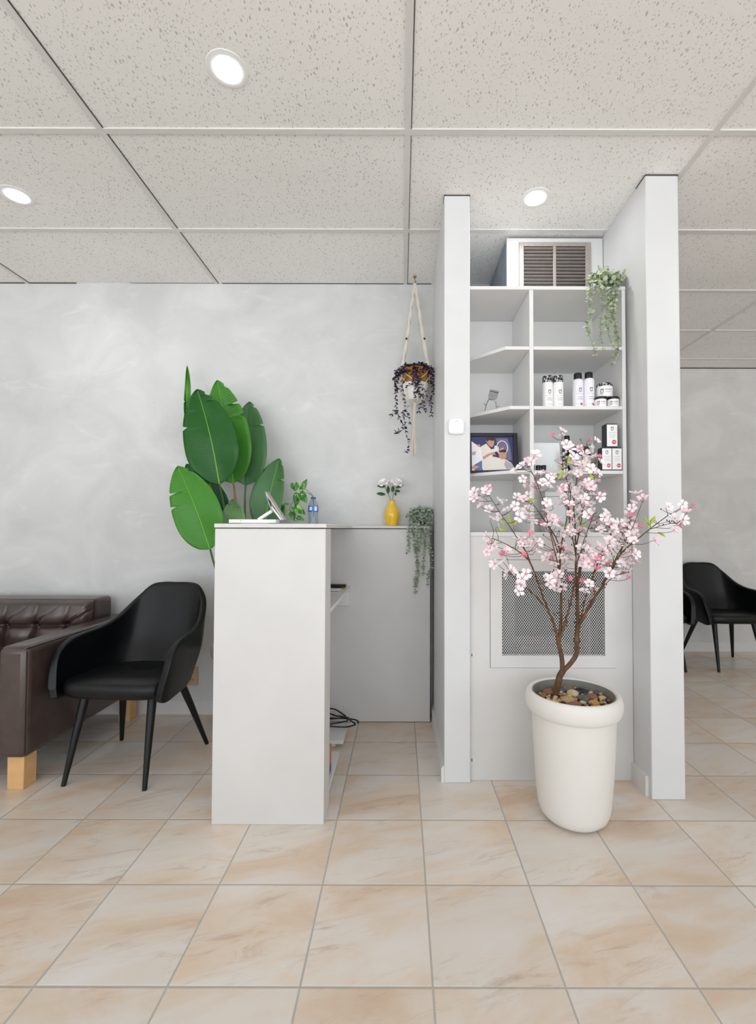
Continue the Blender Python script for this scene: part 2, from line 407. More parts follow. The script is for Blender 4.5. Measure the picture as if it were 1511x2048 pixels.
b = B(); b.hexa(p0+Vector((0, .027, .004)), p1+Vector((0, .027, 0)), (0, 1, 0), w=(.007, .05)); b.build('tray', M_STEEL, t, bevel=.0015)
nn = Vector((-(p1-p0).z, 0, (p1-p0).x)).normalized()
b = B(); b.hexa(p0+nn*.012+Vector((0, .027, .012)), (p0*.45+p1*.55)+nn*.012+Vector((0, .027, 0)), (0, 1, 0), w=(.008, .04)); b.build('bracket', M_WHITE, t, bevel=.002)
b = B(); b.hexa(p1-nn*.0+Vector((0, .027, 0)), p1+(p0-p1)*.62+Vector((0, .027, 0))+nn*.02, (0, 1, 0), w=(.004, .05)); b.build('lower_panel', M_CHROME, t, bevel=.001)

# ------------------------------------------------------------------ big leaf plant
def leaf_mat(name, a, b_, vein, rough=.38):
    n = NT(name); uv = n.n('ShaderNodeUVMap').outputs[0]
    s = n.n('ShaderNodeSeparateXYZ'); n.t.links.new(uv, s.inputs[0])
    au = n.math('ABSOLUTE', n.math('SUBTRACT', s.outputs[0], .5))
    ph = n.math('ADD', n.math('MULTIPLY', s.outputs[1], 270.0), n.math('MULTIPLY', au, -26.0))
    ph = n.math('ADD', ph, n.math('MULTIPLY', n.noise(uv, 9, 2), 4.0))
    w = n.math('ADD', .5, n.math('MULTIPLY', n.math('SINE', ph), .5))
    big = n.noise(n.obj(), 7, 2)
    col = n.mix(big, lin(a), lin(b_)); col = n.mix(n.math('MULTIPLY', w, .22), col, lin(vein))
    n.set(col=col, rough=rough, spec=.3); n.bump(w, .14, .002); return n.m
GREEN_A = leaf_mat('deep green leaf', '14481a', '1d5c1e', '38752f')
GREEN_B = leaf_mat('fresh green leaf', '458a2e', '337426', '6ea84c')
GREEN_C = leaf_mat('greyed green leaf', '4b7649', '3f6b42', '688f62')
GREEN_D = leaf_mat('bluish green leaf', '1b4c36', '245832', '3a6c4a')
GREEN_E = leaf_mat('pale green leaf', '74996a', '628a58', '8fae80')
M_RIB = mat('leaf midrib', '6fae3c', .45)
M_RIBD = mat('dark midrib', '3a6a2c', .45)
M_STALK = mat('green stalk', '4c6a2c', .5, .2, 20)
M_STALK_B = mat('brown stalk', '8d6a34', .5, .2, 20)
def prof(t):
    if t < .36: return .12+.88*math.sqrt(max(0, 1-((.36-t)/.36)**2.0)) if t > 0 else .12
    return max(0.0, 1-((t-.36)/.64)**2.1)**.72
def big_leaf(root, tip, base, wl, wr, Y, mt, bow=0.0, fold=.03, lean=.05, notches=(), rib=M_RIB, N=64, Cn=11):
    T = Vector((tip[0], tip[1])); Bs = Vector((base[0], base[1])); ax = (T-Bs); L = ax.length; ax.normalize(); pr = Vector((-ax.y, ax.x))
    rows = []; mid = []
    for i in range(N+1):
        t = i/N; c = Bs+(T-Bs)*t+pr*bow*math.sin(PI*t)
        yy = Y+lean*(.5-t)*0-lean*math.sin(PI*t)*.5+lean*t*t
        row = []
        for j in range(Cn):
            s = -1+2*j/(Cn-1); w = (wr if s > 0 else wl)*prof(t)
            for side, t0, dep in notches:
                if side*s > 0 and abs(t-t0) < .016: w *= 1-dep*(1-abs(t-t0)/.016)
            q = c+pr*(s*w)
            # ribs of the blade sweep towards the tip
            q = q+ax*(abs(s)**1.5*w*.18)*(1-t)
            row.append(px(q.x, q.y, yy-fold*abs(s)**1.3*prof(t)+.006*math.sin(9*t+3*s)))
        rows.append(row); mid.append(px(c.x, c.y, yy+.006*math.sin(9*t)-.0025))
    b = B(); b.sheet(rows, uv=True); lf = b.build('leaf', mt, root, solid=.0012, recalc=False)
    b = B(); b.tube(mid[::3], [.0045, .0012], 6); b.build('midrib', rib, lf)
    return mid[0]
POT2 = Vector((-.905, 2.70, 0))
bp = thing('banana_leaf_plant', 'tall artificial plant with broad green paddle leaves behind the reception counter', 'plant', (POT2.x, POT2.y, .468))
L1 = big_leaf(bp, (394, 778), (438.6, 968), 56, 52, 2.56, GREEN_A, 4, notches=((-1, .62, .28), (-1, .8, .3), (1, .93, .5), (1, .86, .35)))
L2 = big_leaf(bp, (434, 760), (466, 966), 40, 46, 2.69, GREEN_B, 3, notches=((1, .93, .4), (1, .75, .45), (1, .62, .4)))
L3 = big_leaf(bp, (499, 803), (491, 970), 36, 41, 2.76, GREEN_C, -2, notches=((1, .94, .5), (1, .72, .3)), rib=M_RIBD)
L4 = big_leaf(bp, (355, 932), (420, 1098), 50, 48, 2.50, GREEN_B, 3, notches=((-1, .72, .4), (-1, .56, .3), (1, .9, .4)))
L5 = big_leaf(bp, (372, 928), (450, 1048), 30, 34, 2.74, GREEN_D, 0, rib=M_RIBD)
L6 = big_leaf(bp, (559, 917), (528, 1062), 38, 27, 2.74, GREEN_C, -4, notches=((1, .72, .4), (1, .93, .4)))
L7 = big_leaf(bp, (465, 998), (467, 1075), 24, 25, 2.60, GREEN_E, 0, notches=((-1, .88, .5), (1, .8, .3)))
L8 = big_leaf(bp, (374, 731), (371, 835), 6, 7, 2.80, GREEN_B, 2, fold=.02, notches=((-1, .3, .5),))
def stalk(pts, m=M_STALK, r=(.005, .008)):
    b = B(); b.tube(spline(pts, 5), r, 7); b.build('stalk', m, bp)
crown = POT2+Vector((0, 0, .474))
for L, midp, m, off in ((L1, px(449, 1020, 2.60), M_STALK, (.02, -.03)), (L2, px(472, 1010, 2.68), M_STALK_B, (.03, .01)), (L3, px(490, 1040, 2.74), M_STALK, (.05, .02)),
                        (L4, px(436, 1150, 2.56), M_STALK, (-.03, -.02)), (L5, px(470, 1110, 2.72), M_STALK, (0, .03)), (L6, px(515, 1110, 2.73), M_STALK, (.06, 0)),
                        (L7, px(470, 1120, 2.64), M_STALK, (.01, -.02)), (L8, px(440, 1030, 2.70), M_STALK_B, (-.02, .02))):
    stalk([L, midp, crown+Vector((off[0]*.6, off[1]*.6, .12)), crown+Vector((off[0]*.5, off[1]*.5, .0))], m)

# ------------------------------------------------------------------ planters
PK = .918
PLANTER_BODY = [(.02, .004), (.10, .004), (.125, .010), (.142, .025), (.152, .05), (.158, .09), (.166, .20), (.174, .33), (.178, .432)]
def planter(x, y, label):
    t = thing('planter', label, 'planter', (x, y, 0), 'white ring-rimmed planters')
    b = B(); b.lathe((x, y, 0), [(r*PK, z) for r, z in PLANTER_BODY], 56, cap=True); b.build('body', M_POT, t)
    pr = []
    for k in range(19):
        a = -2.2+k*(2.35+2.2)/18
        pr.append((.1855+.0195*math.cos(a), .468+.040*math.sin(a)))
    b = B(); b.lathe((x, y, 0), [(r*PK, z) for r, z in pr], 64, cap=False); b.build('rim', M_POT, t)
    b2 = B(); b2.lathe((x, y, 0), [(r*PK, z) for r, z in [(.1735, .497), (.1735, .503), (.1705, .502), (.169, .49), (.1665, .45), (.1665, .42)]], 56, cap=False); b2.build('liner', M_POT_IN, t)
    b = B(); b.lathe((x, y, 0), [(.001, .468), (.08, .466), (.1664*PK, .462)], 40, cap=False); b.build('gravel_bed', M_SOIL, t)
    return t
POT1 = Vector((.703, 1.902, 0))
planter(POT1.x, POT1.y, 'tall white planter full of river pebbles holding the pink blossom tree')
planter(POT2.x, POT2.y, 'white planter half hidden behind the reception counter, holding the broad-leaved plant')

# pebbles
random.seed(11)
PCOL = [('dark grey', '62645f', '3f4648'), ('tan', 'b9986e', '96764f'), ('cream', 'd6bf98', 'cbb48c'), ('reddish brown', '95604d', '6b4438'),
        ('slate blue', '55657e', '4a5b60'), ('brown', '826b54', '5f4c3c'), ('black', '25272a', '2e2e30'), ('golden', 'cf9d52', 'b98a48')]
PM = [(nm, mat(nm+' pebble stone', c1, .45, .18, 40, .1, 120), c2) for nm, c1, c2 in PCOL]
placed = []
def pebble_at(x, y, r, ci, tight=.86):
    for (qx, qy, qr) in placed:
        if math.hypot(x-qx, y-qy) < (r+qr)*tight: return False
    if math.hypot(x-POT1.x, y-POT1.y) > .157*PK-r*1.12: return False
    if math.hypot(x-TRX, y-TRY) < r*.95+.016: return False
    placed.append((x, y, r))
    nm, m, _ = PM[ci]
    b = B(); ph = [random.uniform(0, 6) for _ in range(3)]
    zz = .468+r*(.40 if r > .017 else .40)+(random.uniform(.002, .011) if r < .017 else 0)
    bb = B(); bb.ball((0, 0, 0), (r, r*random.uniform(.72, .95), r*random.uniform(.5, .62)), 16, 11)
    rot = Matrix.Rotation(random.uniform(0, PI), 3, 'Z')@Matrix.Rotation(random.uniform(-.15, .15), 3, 'X')
    for v in bb.v:
        k = 1+.07*math.sin(v.x/r*1.7+ph[0])+.07*math.sin(v.y/r*2.1+ph[1])+.04*math.sin(v.z/r*2.5+ph[2])
        w = rot@(v*k); v.x, v.y, v.z = w.x+x, w.y+y, w.z+zz
    o = bb.build('pebble', m, None, (x, y, .452))
    size = 'large' if r > .0225 else ('medium-sized' if r > .014 else 'small')
    tag(o, f'{size} {nm} river pebble among the stones in the white planter', 'pebble', 'river pebbles in the white planter'); return True
TRX, TRY = px(1113, 1380, 1.93).x, 1.93
big = [(-.085, -.005, .034, 0), (.012, .045, .030, 2), (-.02, -.085, .028, 3), (.035, -.115, .036, 4), (.045, -.01, .027, 0), (.105, -.10, .023, 3), (-.06, -.105, .025, 0), (.145, -.045, .0, 1),
       (.088, .012, .027, 3), (.12, -.04, .026, 1), (-.035, -.04, .03, 1), (-.10, -.06, .022, 2), (.07, -.055, .022, 7), (-.125, .03, .022, 5), (.07, .09, .026, 6), (.12, .06, .024, 6), (-.05, .06, .021, 4),
       (-.09, .075, .024, 3), (.02, .115, .025, 5), (-.03, .12, .018, 3), (.135, .01, .018, 2)]
for dx, dy, r, ci in big:
    if r: pebble_at(POT1.x+dx*.92, POT1.y+dy*.92, r*.96, ci, .74)
for k in range(1500):
    if len(placed) > 135: break
    a = random.uniform(0, 2*PI); rr = .158*PK*math.sqrt(random.random()); r = random.choice((.018, .015, .013, .011, .0095, .0085))
    if k > 500: r = random.choice((.011, .0095, .0085))
    pebble_at(POT1.x+rr*math.cos(a), POT1.y+rr*math.sin(a), r, random.choice((0, 1, 1, 2, 3, 4, 5, 7, 7, 6, 2)))

# ------------------------------------------------------------------ blossom tree
random.seed(5)
tree = thing('blossom_tree', 'artificial cherry tree with pale pink blossoms and brown branches, in the tall white planter', 'tree', (TRX, TRY, .452))
n = NT('brown bark'); o_ = n.obj()
f = n.noise(n.mapping(o_, scale=(1, 1, .35)), 60, 4); n.set(col=n.ramp(f, [(.3, lin('45301f')), (.7, lin('745539'))]), rough=.75); n.bump(f, .5, .004); M_BARK = n.m
M_TWIG = mat('thin red brown twig', '5a3a30', .7, .15, 60)
NODES = []   # points that twigs may start from
def branch(pts, r0, r1, name='branch', m=M_BARK, n=8):
    P = [px(u, v, y) for u, v, y in pts]; S = spline(P, 5); S = [p+Vector((random.uniform(-1, 1), random.uniform(-1, 1), 0))*.0012 for p in S]
    k_ = len(S)-1; b = B(); b.tube(S, [.75*(r1+(r0-r1)*(1-i/k_)**1.6) for i in range(k_+1)], n); b.build(name, m, tree)
    for p in S: NODES.append(p)
b = B()
S = spline([px(1111, 1384, 1.93), px(1115.5, 1366, 1.925), px(1119, 1352, 1.92), px(1126, 1340, 1.92)], 5); b.tube(S, [.0145, .0125], 10)
S2 = spline([px(1124, 1344, 1.92), px(1123, 1318, 1.925), px(1117, 1288, 1.93), px(1114, 1272, 1.93)], 5); b.tube(S2, [.0105, .0085], 10)
S3 = spline([px(1126, 1342, 1.92), px(1144, 1322, 1.91), px(1153, 1304, 1.905), px(1152.5, 1280, 1.90), px(1154.5, 1256, 1.90)], 5); b.tube(S3, [.0095, .0095], 10)
for u, v, y, r in ((1153, 1281, 1.90, .0135), (1155, 1254, 1.90, .012), (1153, 1295, 1.905, .0125), (1116, 1284, 1.93, .0095)): b.ball(px(u, v, y), (r, r, r*1.2), 10, 8)
b.build('trunk', M_BARK, tree); NODES += S2+S3
branch([(1115, 1276, 1.93), (1105, 1243, 1.92), (1095, 1219, 1.91), (1081, 1181, 1.89), (1069, 1147, 1.88), (1057, 1121, 1.86), (1041, 1106, 1.85), (1019, 1092, 1.84), (984, 1076, 1.82)], .0085, .002)
branch([(1095, 1219, 1.91), (1069, 1191, 1.86), (1045, 1168, 1.82), (1032, 1150, 1.8)], .005, .002)
branch([(1066, 1140, 1.88), (1053, 1108, 1.88), (1040, 1085, 1.89), (1024, 1061, 1.9), (998, 1023, 1.91), (979, 992, 1.92)], .005, .0018)
branch([(1118, 1284, 1.93), (1121, 1239, 1.94), (1121, 1179, 1.95), (1119, 1139, 1.96), (1114.8, 1084, 1.97), (1085, 1036, 1.99), (1062, 1002, 2.0)], .0115, .002)
branch([(1117, 1110, 1.965), (1100, 1060, 1.96), (1085, 1000, 1.95), (1072, 965, 1.95), (1058, 933, 1.95)], .004, .0016)
branch([(1119, 1140, 1.96), (1122, 1090, 2.0), (1132, 1040, 2.02), (1140, 985, 2.03), (1126, 940, 2.04), (1123, 880, 2.04)], .005, .0016)
branch([(1120, 1150, 1.96), (1108, 1100, 1.9), (1098, 1060, 1.86), (1088, 1020, 1.84)], .004, .0016)
branch([(1120, 1278, 1.93), (1131, 1239, 1.92), (1141, 1203, 1.91), (1148, 1171, 1.90), (1153, 1130, 1.9), (1165, 1090, 1.89), (1178, 1050, 1.88), (1188, 1025, 1.88)], .0075, .002)
branch([(1154.5, 1256, 1.90), (1154.5, 1219, 1.93), (1153.5, 1179, 1.95), (1158, 1150, 1.96), (1160.5, 1134, 1.96)], .011, .0085)
branch([(1154, 1190, 1.945), (1151, 1150, 1.97), (1150.5, 1080, 1.99), (1147, 1010, 2.0), (1152, 960, 2.01), (1165, 915, 2.02), (1172, 890, 2.02)], .007, .0018)
branch([(1151, 1100, 1.985), (1160, 1050, 1.96), (1170, 1000, 1.95), (1185, 950, 1.94), (1190, 925, 1.94)], .004, .0016)
branch([(1151, 1110, 1.985), (1142, 1060, 1.95), (1135, 1010, 1.93), (1138, 970, 1.92)], .004, .0016)
branch([(1156, 1252, 1.90), (1178, 1213, 1.88), (1204, 1171, 1.86), (1228, 1125, 1.85), (1250, 1098, 1.84), (1279, 1074, 1.83), (1299, 1058, 1.82), (1334, 1032, 1.80), (1362, 1016, 1.79)], .0095, .0018)
branch([(1190, 1193, 1.87), (1185, 1150, 1.86), (1205, 1110, 1.84), (1220, 1075, 1.83), (1212, 1045, 1.82)], .0045, .0016)
branch([(1207, 1166, 1.86), (1235, 1118, 1.9), (1248, 1080, 1.93), (1258, 1040, 1.95), (1262, 1020, 1.96)], .0045, .0016)
branch([(1220, 1140, 1.85), (1240, 1100, 1.86), (1262, 1060, 1.87), (1284, 1003, 1.87)], .004, .0014)
branch([(1160, 1240, 1.9), (1172, 1190, 1.86), (1190, 1140, 1.84), (1200, 1120, 1.83)], .004, .0016)
branch([(1297, 1059, 1.82), (1320, 1052, 1.81), (1346, 1046, 1.8), (1354, 1050, 1.8)], .002, .0012)
branch([(1200, 1178, 1.86), (1225, 1155, 1.83), (1245, 1146, 1.82)], .0028, .0013)

def blossom_mesh(name, mats, R, cup, seed):
    rnd = random.Random(seed); b = B()
    for k in range(5):
        a0 = 2*PI*k/5+rnd.uniform(-.12, .12); w = rnd.uniform(.60, .76); cu = cup+rnd.uniform(-.25, .25); rows = []
        for i in range(6):
            t = i/5; row = []
            ww = w*(.18+.95*math.sin(PI*min(1, t*.78+.08))**.8)
            if i == 5: ww *= .72
            for j in range(5):
                s = -1+2*j/4; a = a0+s*ww*.72
                rr = R*(.04+t*(1-.10*(i == 5)*(1-abs(s))))*(1-.07*s*s*(t > .7))
                z = R*(cu*t*.55-.2*cu*t*t)+R*.09*math.sin(5*t+4*s+k)*t+R*.13*s*s*t
                row.append((rr*math.cos(a), rr*math.sin(a), z))
            rows.append(row)
        b.sheet(rows, uv=True)
    for k in range(5):
        a = 2*PI*k/5; b.tube([(0, 0, 0), (R*.15*math.cos(a), R*.15*math.sin(a), R*.22)], R*.02, 4, mi=1)
    o = b.build(name, mats, None, recalc=False); me = o.data; bpy.data.objects.remove(o); return me
def petal_mat(name, edge, centre):
    n = NT(name); uv = n.n('ShaderNodeUVMap').outputs[0]; s = n.n('ShaderNodeSeparateXYZ'); n.t.links.new(uv, s.inputs[0])
    n.set(col=n.ramp(s.outputs[1], [(.0, lin(centre)), (.3, lin(edge)), (1, lin(edge))]), rough=.6, spec=.2, sss=0); return n.m
PW = petal_mat('pale blossom petal', 'faf0f2', 'f3c3d0'); PP = petal_mat('pink blossom petal', 'f8dbe2', 'ee93ad'); PD = petal_mat('deep pink bud', 'f08aa6', 'df5f86')
M_STAMEN = mat('stamen', 'd98aa0', .6)
BL = [blossom_mesh('blossom', [PW, M_STAMEN], .0225+.002*(k % 3), .55+.25*(k % 3), 40+k) for k in range(5)]
BLP = [blossom_mesh('blossom', [PP, M_STAMEN], .020+.002*k, .8+.3*k, 60+k) for k in range(2)]
BUD = blossom_mesh('bud', [PD, M_STAMEN], .0135, 2.6, 80)
FL = '''1124,862 1122,872 1132,889 1139,898 1130,908 1114,920p 1122,930 1052,926p 1043,931 1062,924 1045,958 1066,969p 1078,949 1084,966 1104,953 1096,962
975,980p 964,995 1001,1003 977,1018 1013,1020 983,1038p 996,1055 972,1073 988,1092 1047,998p 1043,1026 1052,1017 1038,1034 1066,1044 1093,1006 1090,1025p 1104,1038p 1115,1041
1122,979p 1132,971 1143,976 1154,982 1128,994 1165,968 1146,926 1161,922 1154,941 1165,938 1146,951 1135,1010p 1139,1027p 1154,1014 1163,1020 1132,1055 1123,1066
1052,1082p 1040,1088p 1058,1089 1078,1085 1067,1079 1125,1094 1192,882 1179,897 1169,909 1187,914 1200,926 1142,927 1162,935 1193,947 1180,937 1170,971p 1189,977 1181,974p 1199,993
1153,987 1166,998 1130,996 1137,1009 1161,1022 1186,1023 1191,1050p 1209,1036 1223,1046 1223,1064 1201,1060 1213,1050 1263,1016 1258,1024 1285,998p 1247,1052 1265,1056 1254,1046 1239,1062p 1257,1069p 1271,1072p
1336,1014 1364,1009 1372,1025p 1364,1040 1346,1060p 1348,1038 1308,1081p 1235,1092 1245,1088 1217,1080 1265,1100 1269,1109 1161,1096 1172,1093 1126,1095p 1195,1093p 1207,1103p 1205,1124p 1203,1114p 1213,1132 1187,1128p 1166,1118p
1245,1142 1253,1138 1239,1133 1256,1117p 1177,1168 1168,1183 1108,1128 1110,1166p 1130,1160p 1124,1174 1117,1150 1106,1152p 1108,1105p 1015,1149 1022,1142 1035,1157 1039,1171p 1006,1125 1008,1112p 1097,1161 1090,1155 1077,1096 1104,1168 1116,1170p 1232,1150 1216,1142 1150,1060 1160,1062 1172,1064 1149,1043p 1143,1064 1111,1054 1128,1120p 1100,1120p 1176,1100'''
BUDS = '1104,870 1177,881 1197,915 1160,958 1207,987 1183,1038 1072,978 1085,1047 1059,1070 1084,1089 1259,1034 1275,1054 1382,1014 1354,1051 1191,1140 1254,1156 1163,1166 1049,1113 1136,1011 1126,1101 1214,1127 1240,1064 1257,1067 1005,1108 1213,1104 1174,1095 1135,1158 1138,1110 1101,1112 1199,1118 1048,995 976,978 1042,1169 1122,977'
def near(p):
    return min(NODES, key=lambda q: (q-p).length+(.05 if q.z > p.z-.005 else 0))
def depth_at(u, v):
    best = None
    for q in NODES:
        # depth of the nearest branch as seen from in front
        d = (q-px(u, v, q.y)).length
        if best is None or d < best[0]: best = (d, q.y)
    return best[1]
tw = B(); ped = []
def place_flower(u, v, me, name, ob=True):
    y = min(max(depth_at(u, v)+random.uniform(-.07, .05), 1.70), 2.09); p = px(u, v, y)
    q = near(p); mid = (p+q)/2+Vector((random.uniform(-.006, .006), random.uniform(-.006, .006), -.008))
    d = Vector((random.uniform(-.8, .8), random.uniform(-1.0, .05), random.uniform(-.15, 1.0)))
    d = d.normalized()*.8+(p-q).normalized()*.45; d.normalize()
    tw.tube(spline([q, mid, p-d*.012, p], 3), [.0012, .0009], 5)
    o = bpy.data.objects.new(name, me); COL.objects.link(o); o.parent = tree
    M = frame(d)@Matrix.Rotation(random.uniform(0, 6), 3, 'Z'); s = random.uniform(.78, 1.1)
    o.matrix_local = Matrix.Translation(p-Vector(tree.location))@(M.to_4x4())@Matrix.Scale(s, 4)
    return o
allf = FL.split(); extra = []
items = []
for k in allf:
    pk = k.endswith('p'); u, v = map(float, k.rstrip('p').split(',')); items.append((u, v, pk))
for i, (u, v, pk) in enumerate(items):
    o = place_flower(u, v, random.choice(BLP if pk else BL), 'blossom')
    if i % 100 >= 0 and i >= 98: extra.append(o)
for k in range(120):
    u, v, pk = random.choice(items)
    if v < 900 or u > 1300: continue
    o = place_flower(u+random.uniform(-17, 17), v+random.uniform(-15, 15), random.choice(BL if random.random() < .75 else BLP), 'blossom'); extra.append(o)
for k in BUDS.split():
    u, v = map(float, k.split(',')); place_flower(u, v, BUD, 'bud')
# more small blossoms filling the sprays: joined with the flowers past the hundredth into one mass of bloom
fill = B()
def pour(me, Mx):
    vs = [Mx@v.co for v in me.vertices]; b0 = len(fill.v); fill.v += vs
    uvl = me.uv_layers[0].data
    for p in me.polygons:
        fill.f.append([b0+i for i in p.vertices]); fill.mi.append(p.material_index)
        for l in p.loop_indices: fill.uv[b0+me.loops[l].vertex_index] = tuple(uvl[l].uv)
bpy.context.view_layer.update()
base_m = Matrix.Translation(Vector(tree.location))
for o in extra:
    if o.data in BLP: mi_off = 2
    else: mi_off = 0
    k0 = len(fill.mi); pour(o.data, base_m@o.matrix_local)
    for i in range(k0, len(fill.mi)): fill.mi[i] = fill.mi[i]*1 if mi_off == 0 else (2 if fill.mi[i] == 0 else 1)
    bpy.data.objects.remove(o)
rest = fill.build('blossoms', [PW, M_STAMEN, PP], tree, recalc=False); rest['kind'] = 'stuff'
# loose small twigs with red tips
for k in range(150):
    q = random.choice(NODES[120:]); d = Vector((random.uniform(-1, 1), random.uniform(-.6, .4), random.uniform(.2, 1))).normalized()
    e = q+d*random.uniform(.015, .05)
    if e.y < 2.1: tw.tube([q, (q+e)/2+Vector((0, 0, -.002)), e], [.0012, .0009], 5); tw.ball(e, (.0024, .0024, .004), 6, 5)
tw.build('twigs', M_TWIG, tree)['kind'] = 'stuff'
M_YLEAF = mat('lime leaf', 'b5c84a', .5, .1, 30)
def small_leaf(b, p, d, up, L, W, n=5, cup=.15, mi=0):
    d = d.normalized(); s = d.cross(up)
    if s.length < 1e-4: s = d.cross(Vector((1, 0, 0)))
    s.normalize(); u = s.cross(d); rows = []
    for i in range(n):
        t = i/(n-1); w = W*math.sin(PI*(t*.94+.03))**.8
        rows.append([p+d*L*t-s*w+u*cup*w, p+d*L*t-u*cup*L*.2*math.sin(PI*t), p+d*L*t+s*w+u*cup*w])
    b.sheet(rows, mi=mi)
for u, v, du, dv in ((1013, 1058, -14, 2), (1013, 1056, -8, -10), (1026, 1052, 8, -14), (1022, 1050, -4, -14), (1076, 1000, -14, 0), (1128, 940, -8, 12), (1134, 930, 4, -14), (1130, 938, -10, -4), (1179, 945, 4, 10), (1174, 942, 0, -12),
                     (1150, 1046, 8, -10), (1158, 1050, 12, 4), (1146, 1050, -12, 4), (1300, 1048, 6, -10), (1306, 1058, -12, -10), (1314, 1064, 10, 6), (1300, 1052, -8, -12)):
    y = depth_at(u, v)-.01; p = px(u, v, y); e = px(u+du, v+dv, y-.01); b = B(); small_leaf(b, p, e-p, Vector((0, -.7, .7)), (e-p).length*1.6, .007); b.build('leaf', M_YLEAF, tree, solid=.0006)

# ------------------------------------------------------------------ pothos in a water bottle
n = NT('clear bottle plastic'); n.set(col=(.86, .93, 1, 1), rough=.05, trans=.92, ior=1.25); M_PET = n.m
bx, by = px(626, 1040, 2.76).x, 2.76
t = thing('water_bottle', 'clear plastic water bottle with blue label on the counter top', 'bottle', (bx, by, CT))
b = B(); b.lathe((bx, by, CT), [(.001, .003), (.024, .001), (.029, .006), (.0300, .03), (.0285, .05), (.0300, .07), (.0300, .116), (.027, .132), (.017, .150), (.0125, .156), (.0125, .168)], 28, cap=False); b.build('body', M_PET, t, solid=.0008)
b = B(); b.lathe((bx, by, CT), [(.0306, .082), (.0308, .083), (.0308, .117), (.0304, .118)], 28, cap=False); b.build('label_band', mat('blue label', '3f7fd2', .4), t)
b = B()
for a0, a1, z0, z1 in ((-2.15, -1.65, .09, .110), (-1.15, -.6, .087, .113)):
    rows = [[Vector((bx+.0314*math.cos(a0+(a1-a0)*i/6), by+.0314*math.sin(a0+(a1-a0)*i/6), CT+z)) for i in range(7)] for z in (z0, z1)]; b.sheet(rows)
b.build('label_patch', M_CARD, t)
b = B(); b.lathe((bx, by, CT), [(.0128, .158), (.0142, .158), (.0142, .170), (.0128, .170)], 24, cap=False); b.build('neck_ring', mat('blue ring', '35599c', .4), t)
pv = thing('pothos_cutting', 'variegated pothos vine growing out of the water bottle', 'plant', (bx, by, CT+.02))
n = NT('variegated pothos leaf'); f = n.noise(n.mapping(n.obj(), scale=(1, 1, .5)), 55, 3, .6, .8); n.set(col=n.ramp(f, [(.40, lin('1f5a1f')), (.55, lin('3c8a2c')), (.66, lin('a9c86a'))]), rough=.3, spec=.5); M_POTH = n.m
M_POTHS = mat('pothos stem', '6f7f3c', .5)
def v5(u, v, Y=2.70): return px(440+u/6.868, 940+v/6.868, Y)
b = B()
b.tube(spline([Vector((bx, by, CT+.05)), Vector((bx, by, CT+.165)), v5(1245, 325), v5(1165, 262), v5(1090, 240), v5(1050, 225)], 6), .0016, 6)
b.tube(spline([Vector((bx+.003, by, CT+.06)), Vector((bx-.003, by, CT+.165)), v5(1200, 318), v5(1120, 315), v5(1060, 370), v5(985, 460), v5(955, 545), v5(975, 640), v5(1010, 690), v5(1070, 700)], 6), .0018, 6)
b.tube(spline([v5(985, 460), v5(930, 470), v5(880, 468), v5(860, 480)], 5), .0012, 6)
b.build('stem', M_POTHS, pv)
def heart(p, tip, W, tilt):
    p = Vector(p); tip = Vector(tip); d = tip-p; L = d.length; d.normalize(); nrm = Vector((tilt[0], -1, tilt[1])).normalized(); s = d.cross(nrm).normalized(); nrm = s.cross(d)
    rows = []; N = 12
    for i in range(N+1):
        tt = i/N; w = W*(math.sin(PI*min(1, tt*.72+.26))**.9)*(1-.05*tt) if i < N else .0005
        if i == 0: w = W*.55
        back = -.16*L*(1-tt)**3
        rows.append([p+d*(L*tt+back*abs(c)**1.2)+s*w*c+nrm*(-.35*W*(1-abs(c))*.5+.12*W*math.sin(4*tt)) for c in (-1, -.7, -.35, 0, .35, .7, 1)])
    b = B(); b.sheet(rows); b.build('leaf', M_POTH, pv, solid=.0007)
for (u, v), (tu, tv), W, Y, tl in (((1020, 185), (1035, 288), 58, 2.70, (.2, .3)), ((1120, 262), (1190, 125), 40, 2.70, (.3, .2)), ((1070, 330), (1040, 490), 66, 2.72, (-.3, .2)), ((1095, 318), (1190, 452), 58, 2.67, (.2, .5)),
                              ((1020, 500), (1168, 612), 60, 2.66, (.1, .7)), ((990, 575), (1010, 700), 52, 2.68, (-.3, .3)), ((1060, 650), (1150, 690), 34, 2.67, (.4, .3)), ((862, 490), (872, 700), 38, 2.72, (-.4, .1)), ((935, 462), (840, 476), 20, 2.70, (.1, .5)), ((960, 560), (920, 610), 18, 2.70, (.1, .5))):
    heart(v5(u, v, Y), v5(tu, tv, Y-.01), W/6.868/922*2.7, tl)

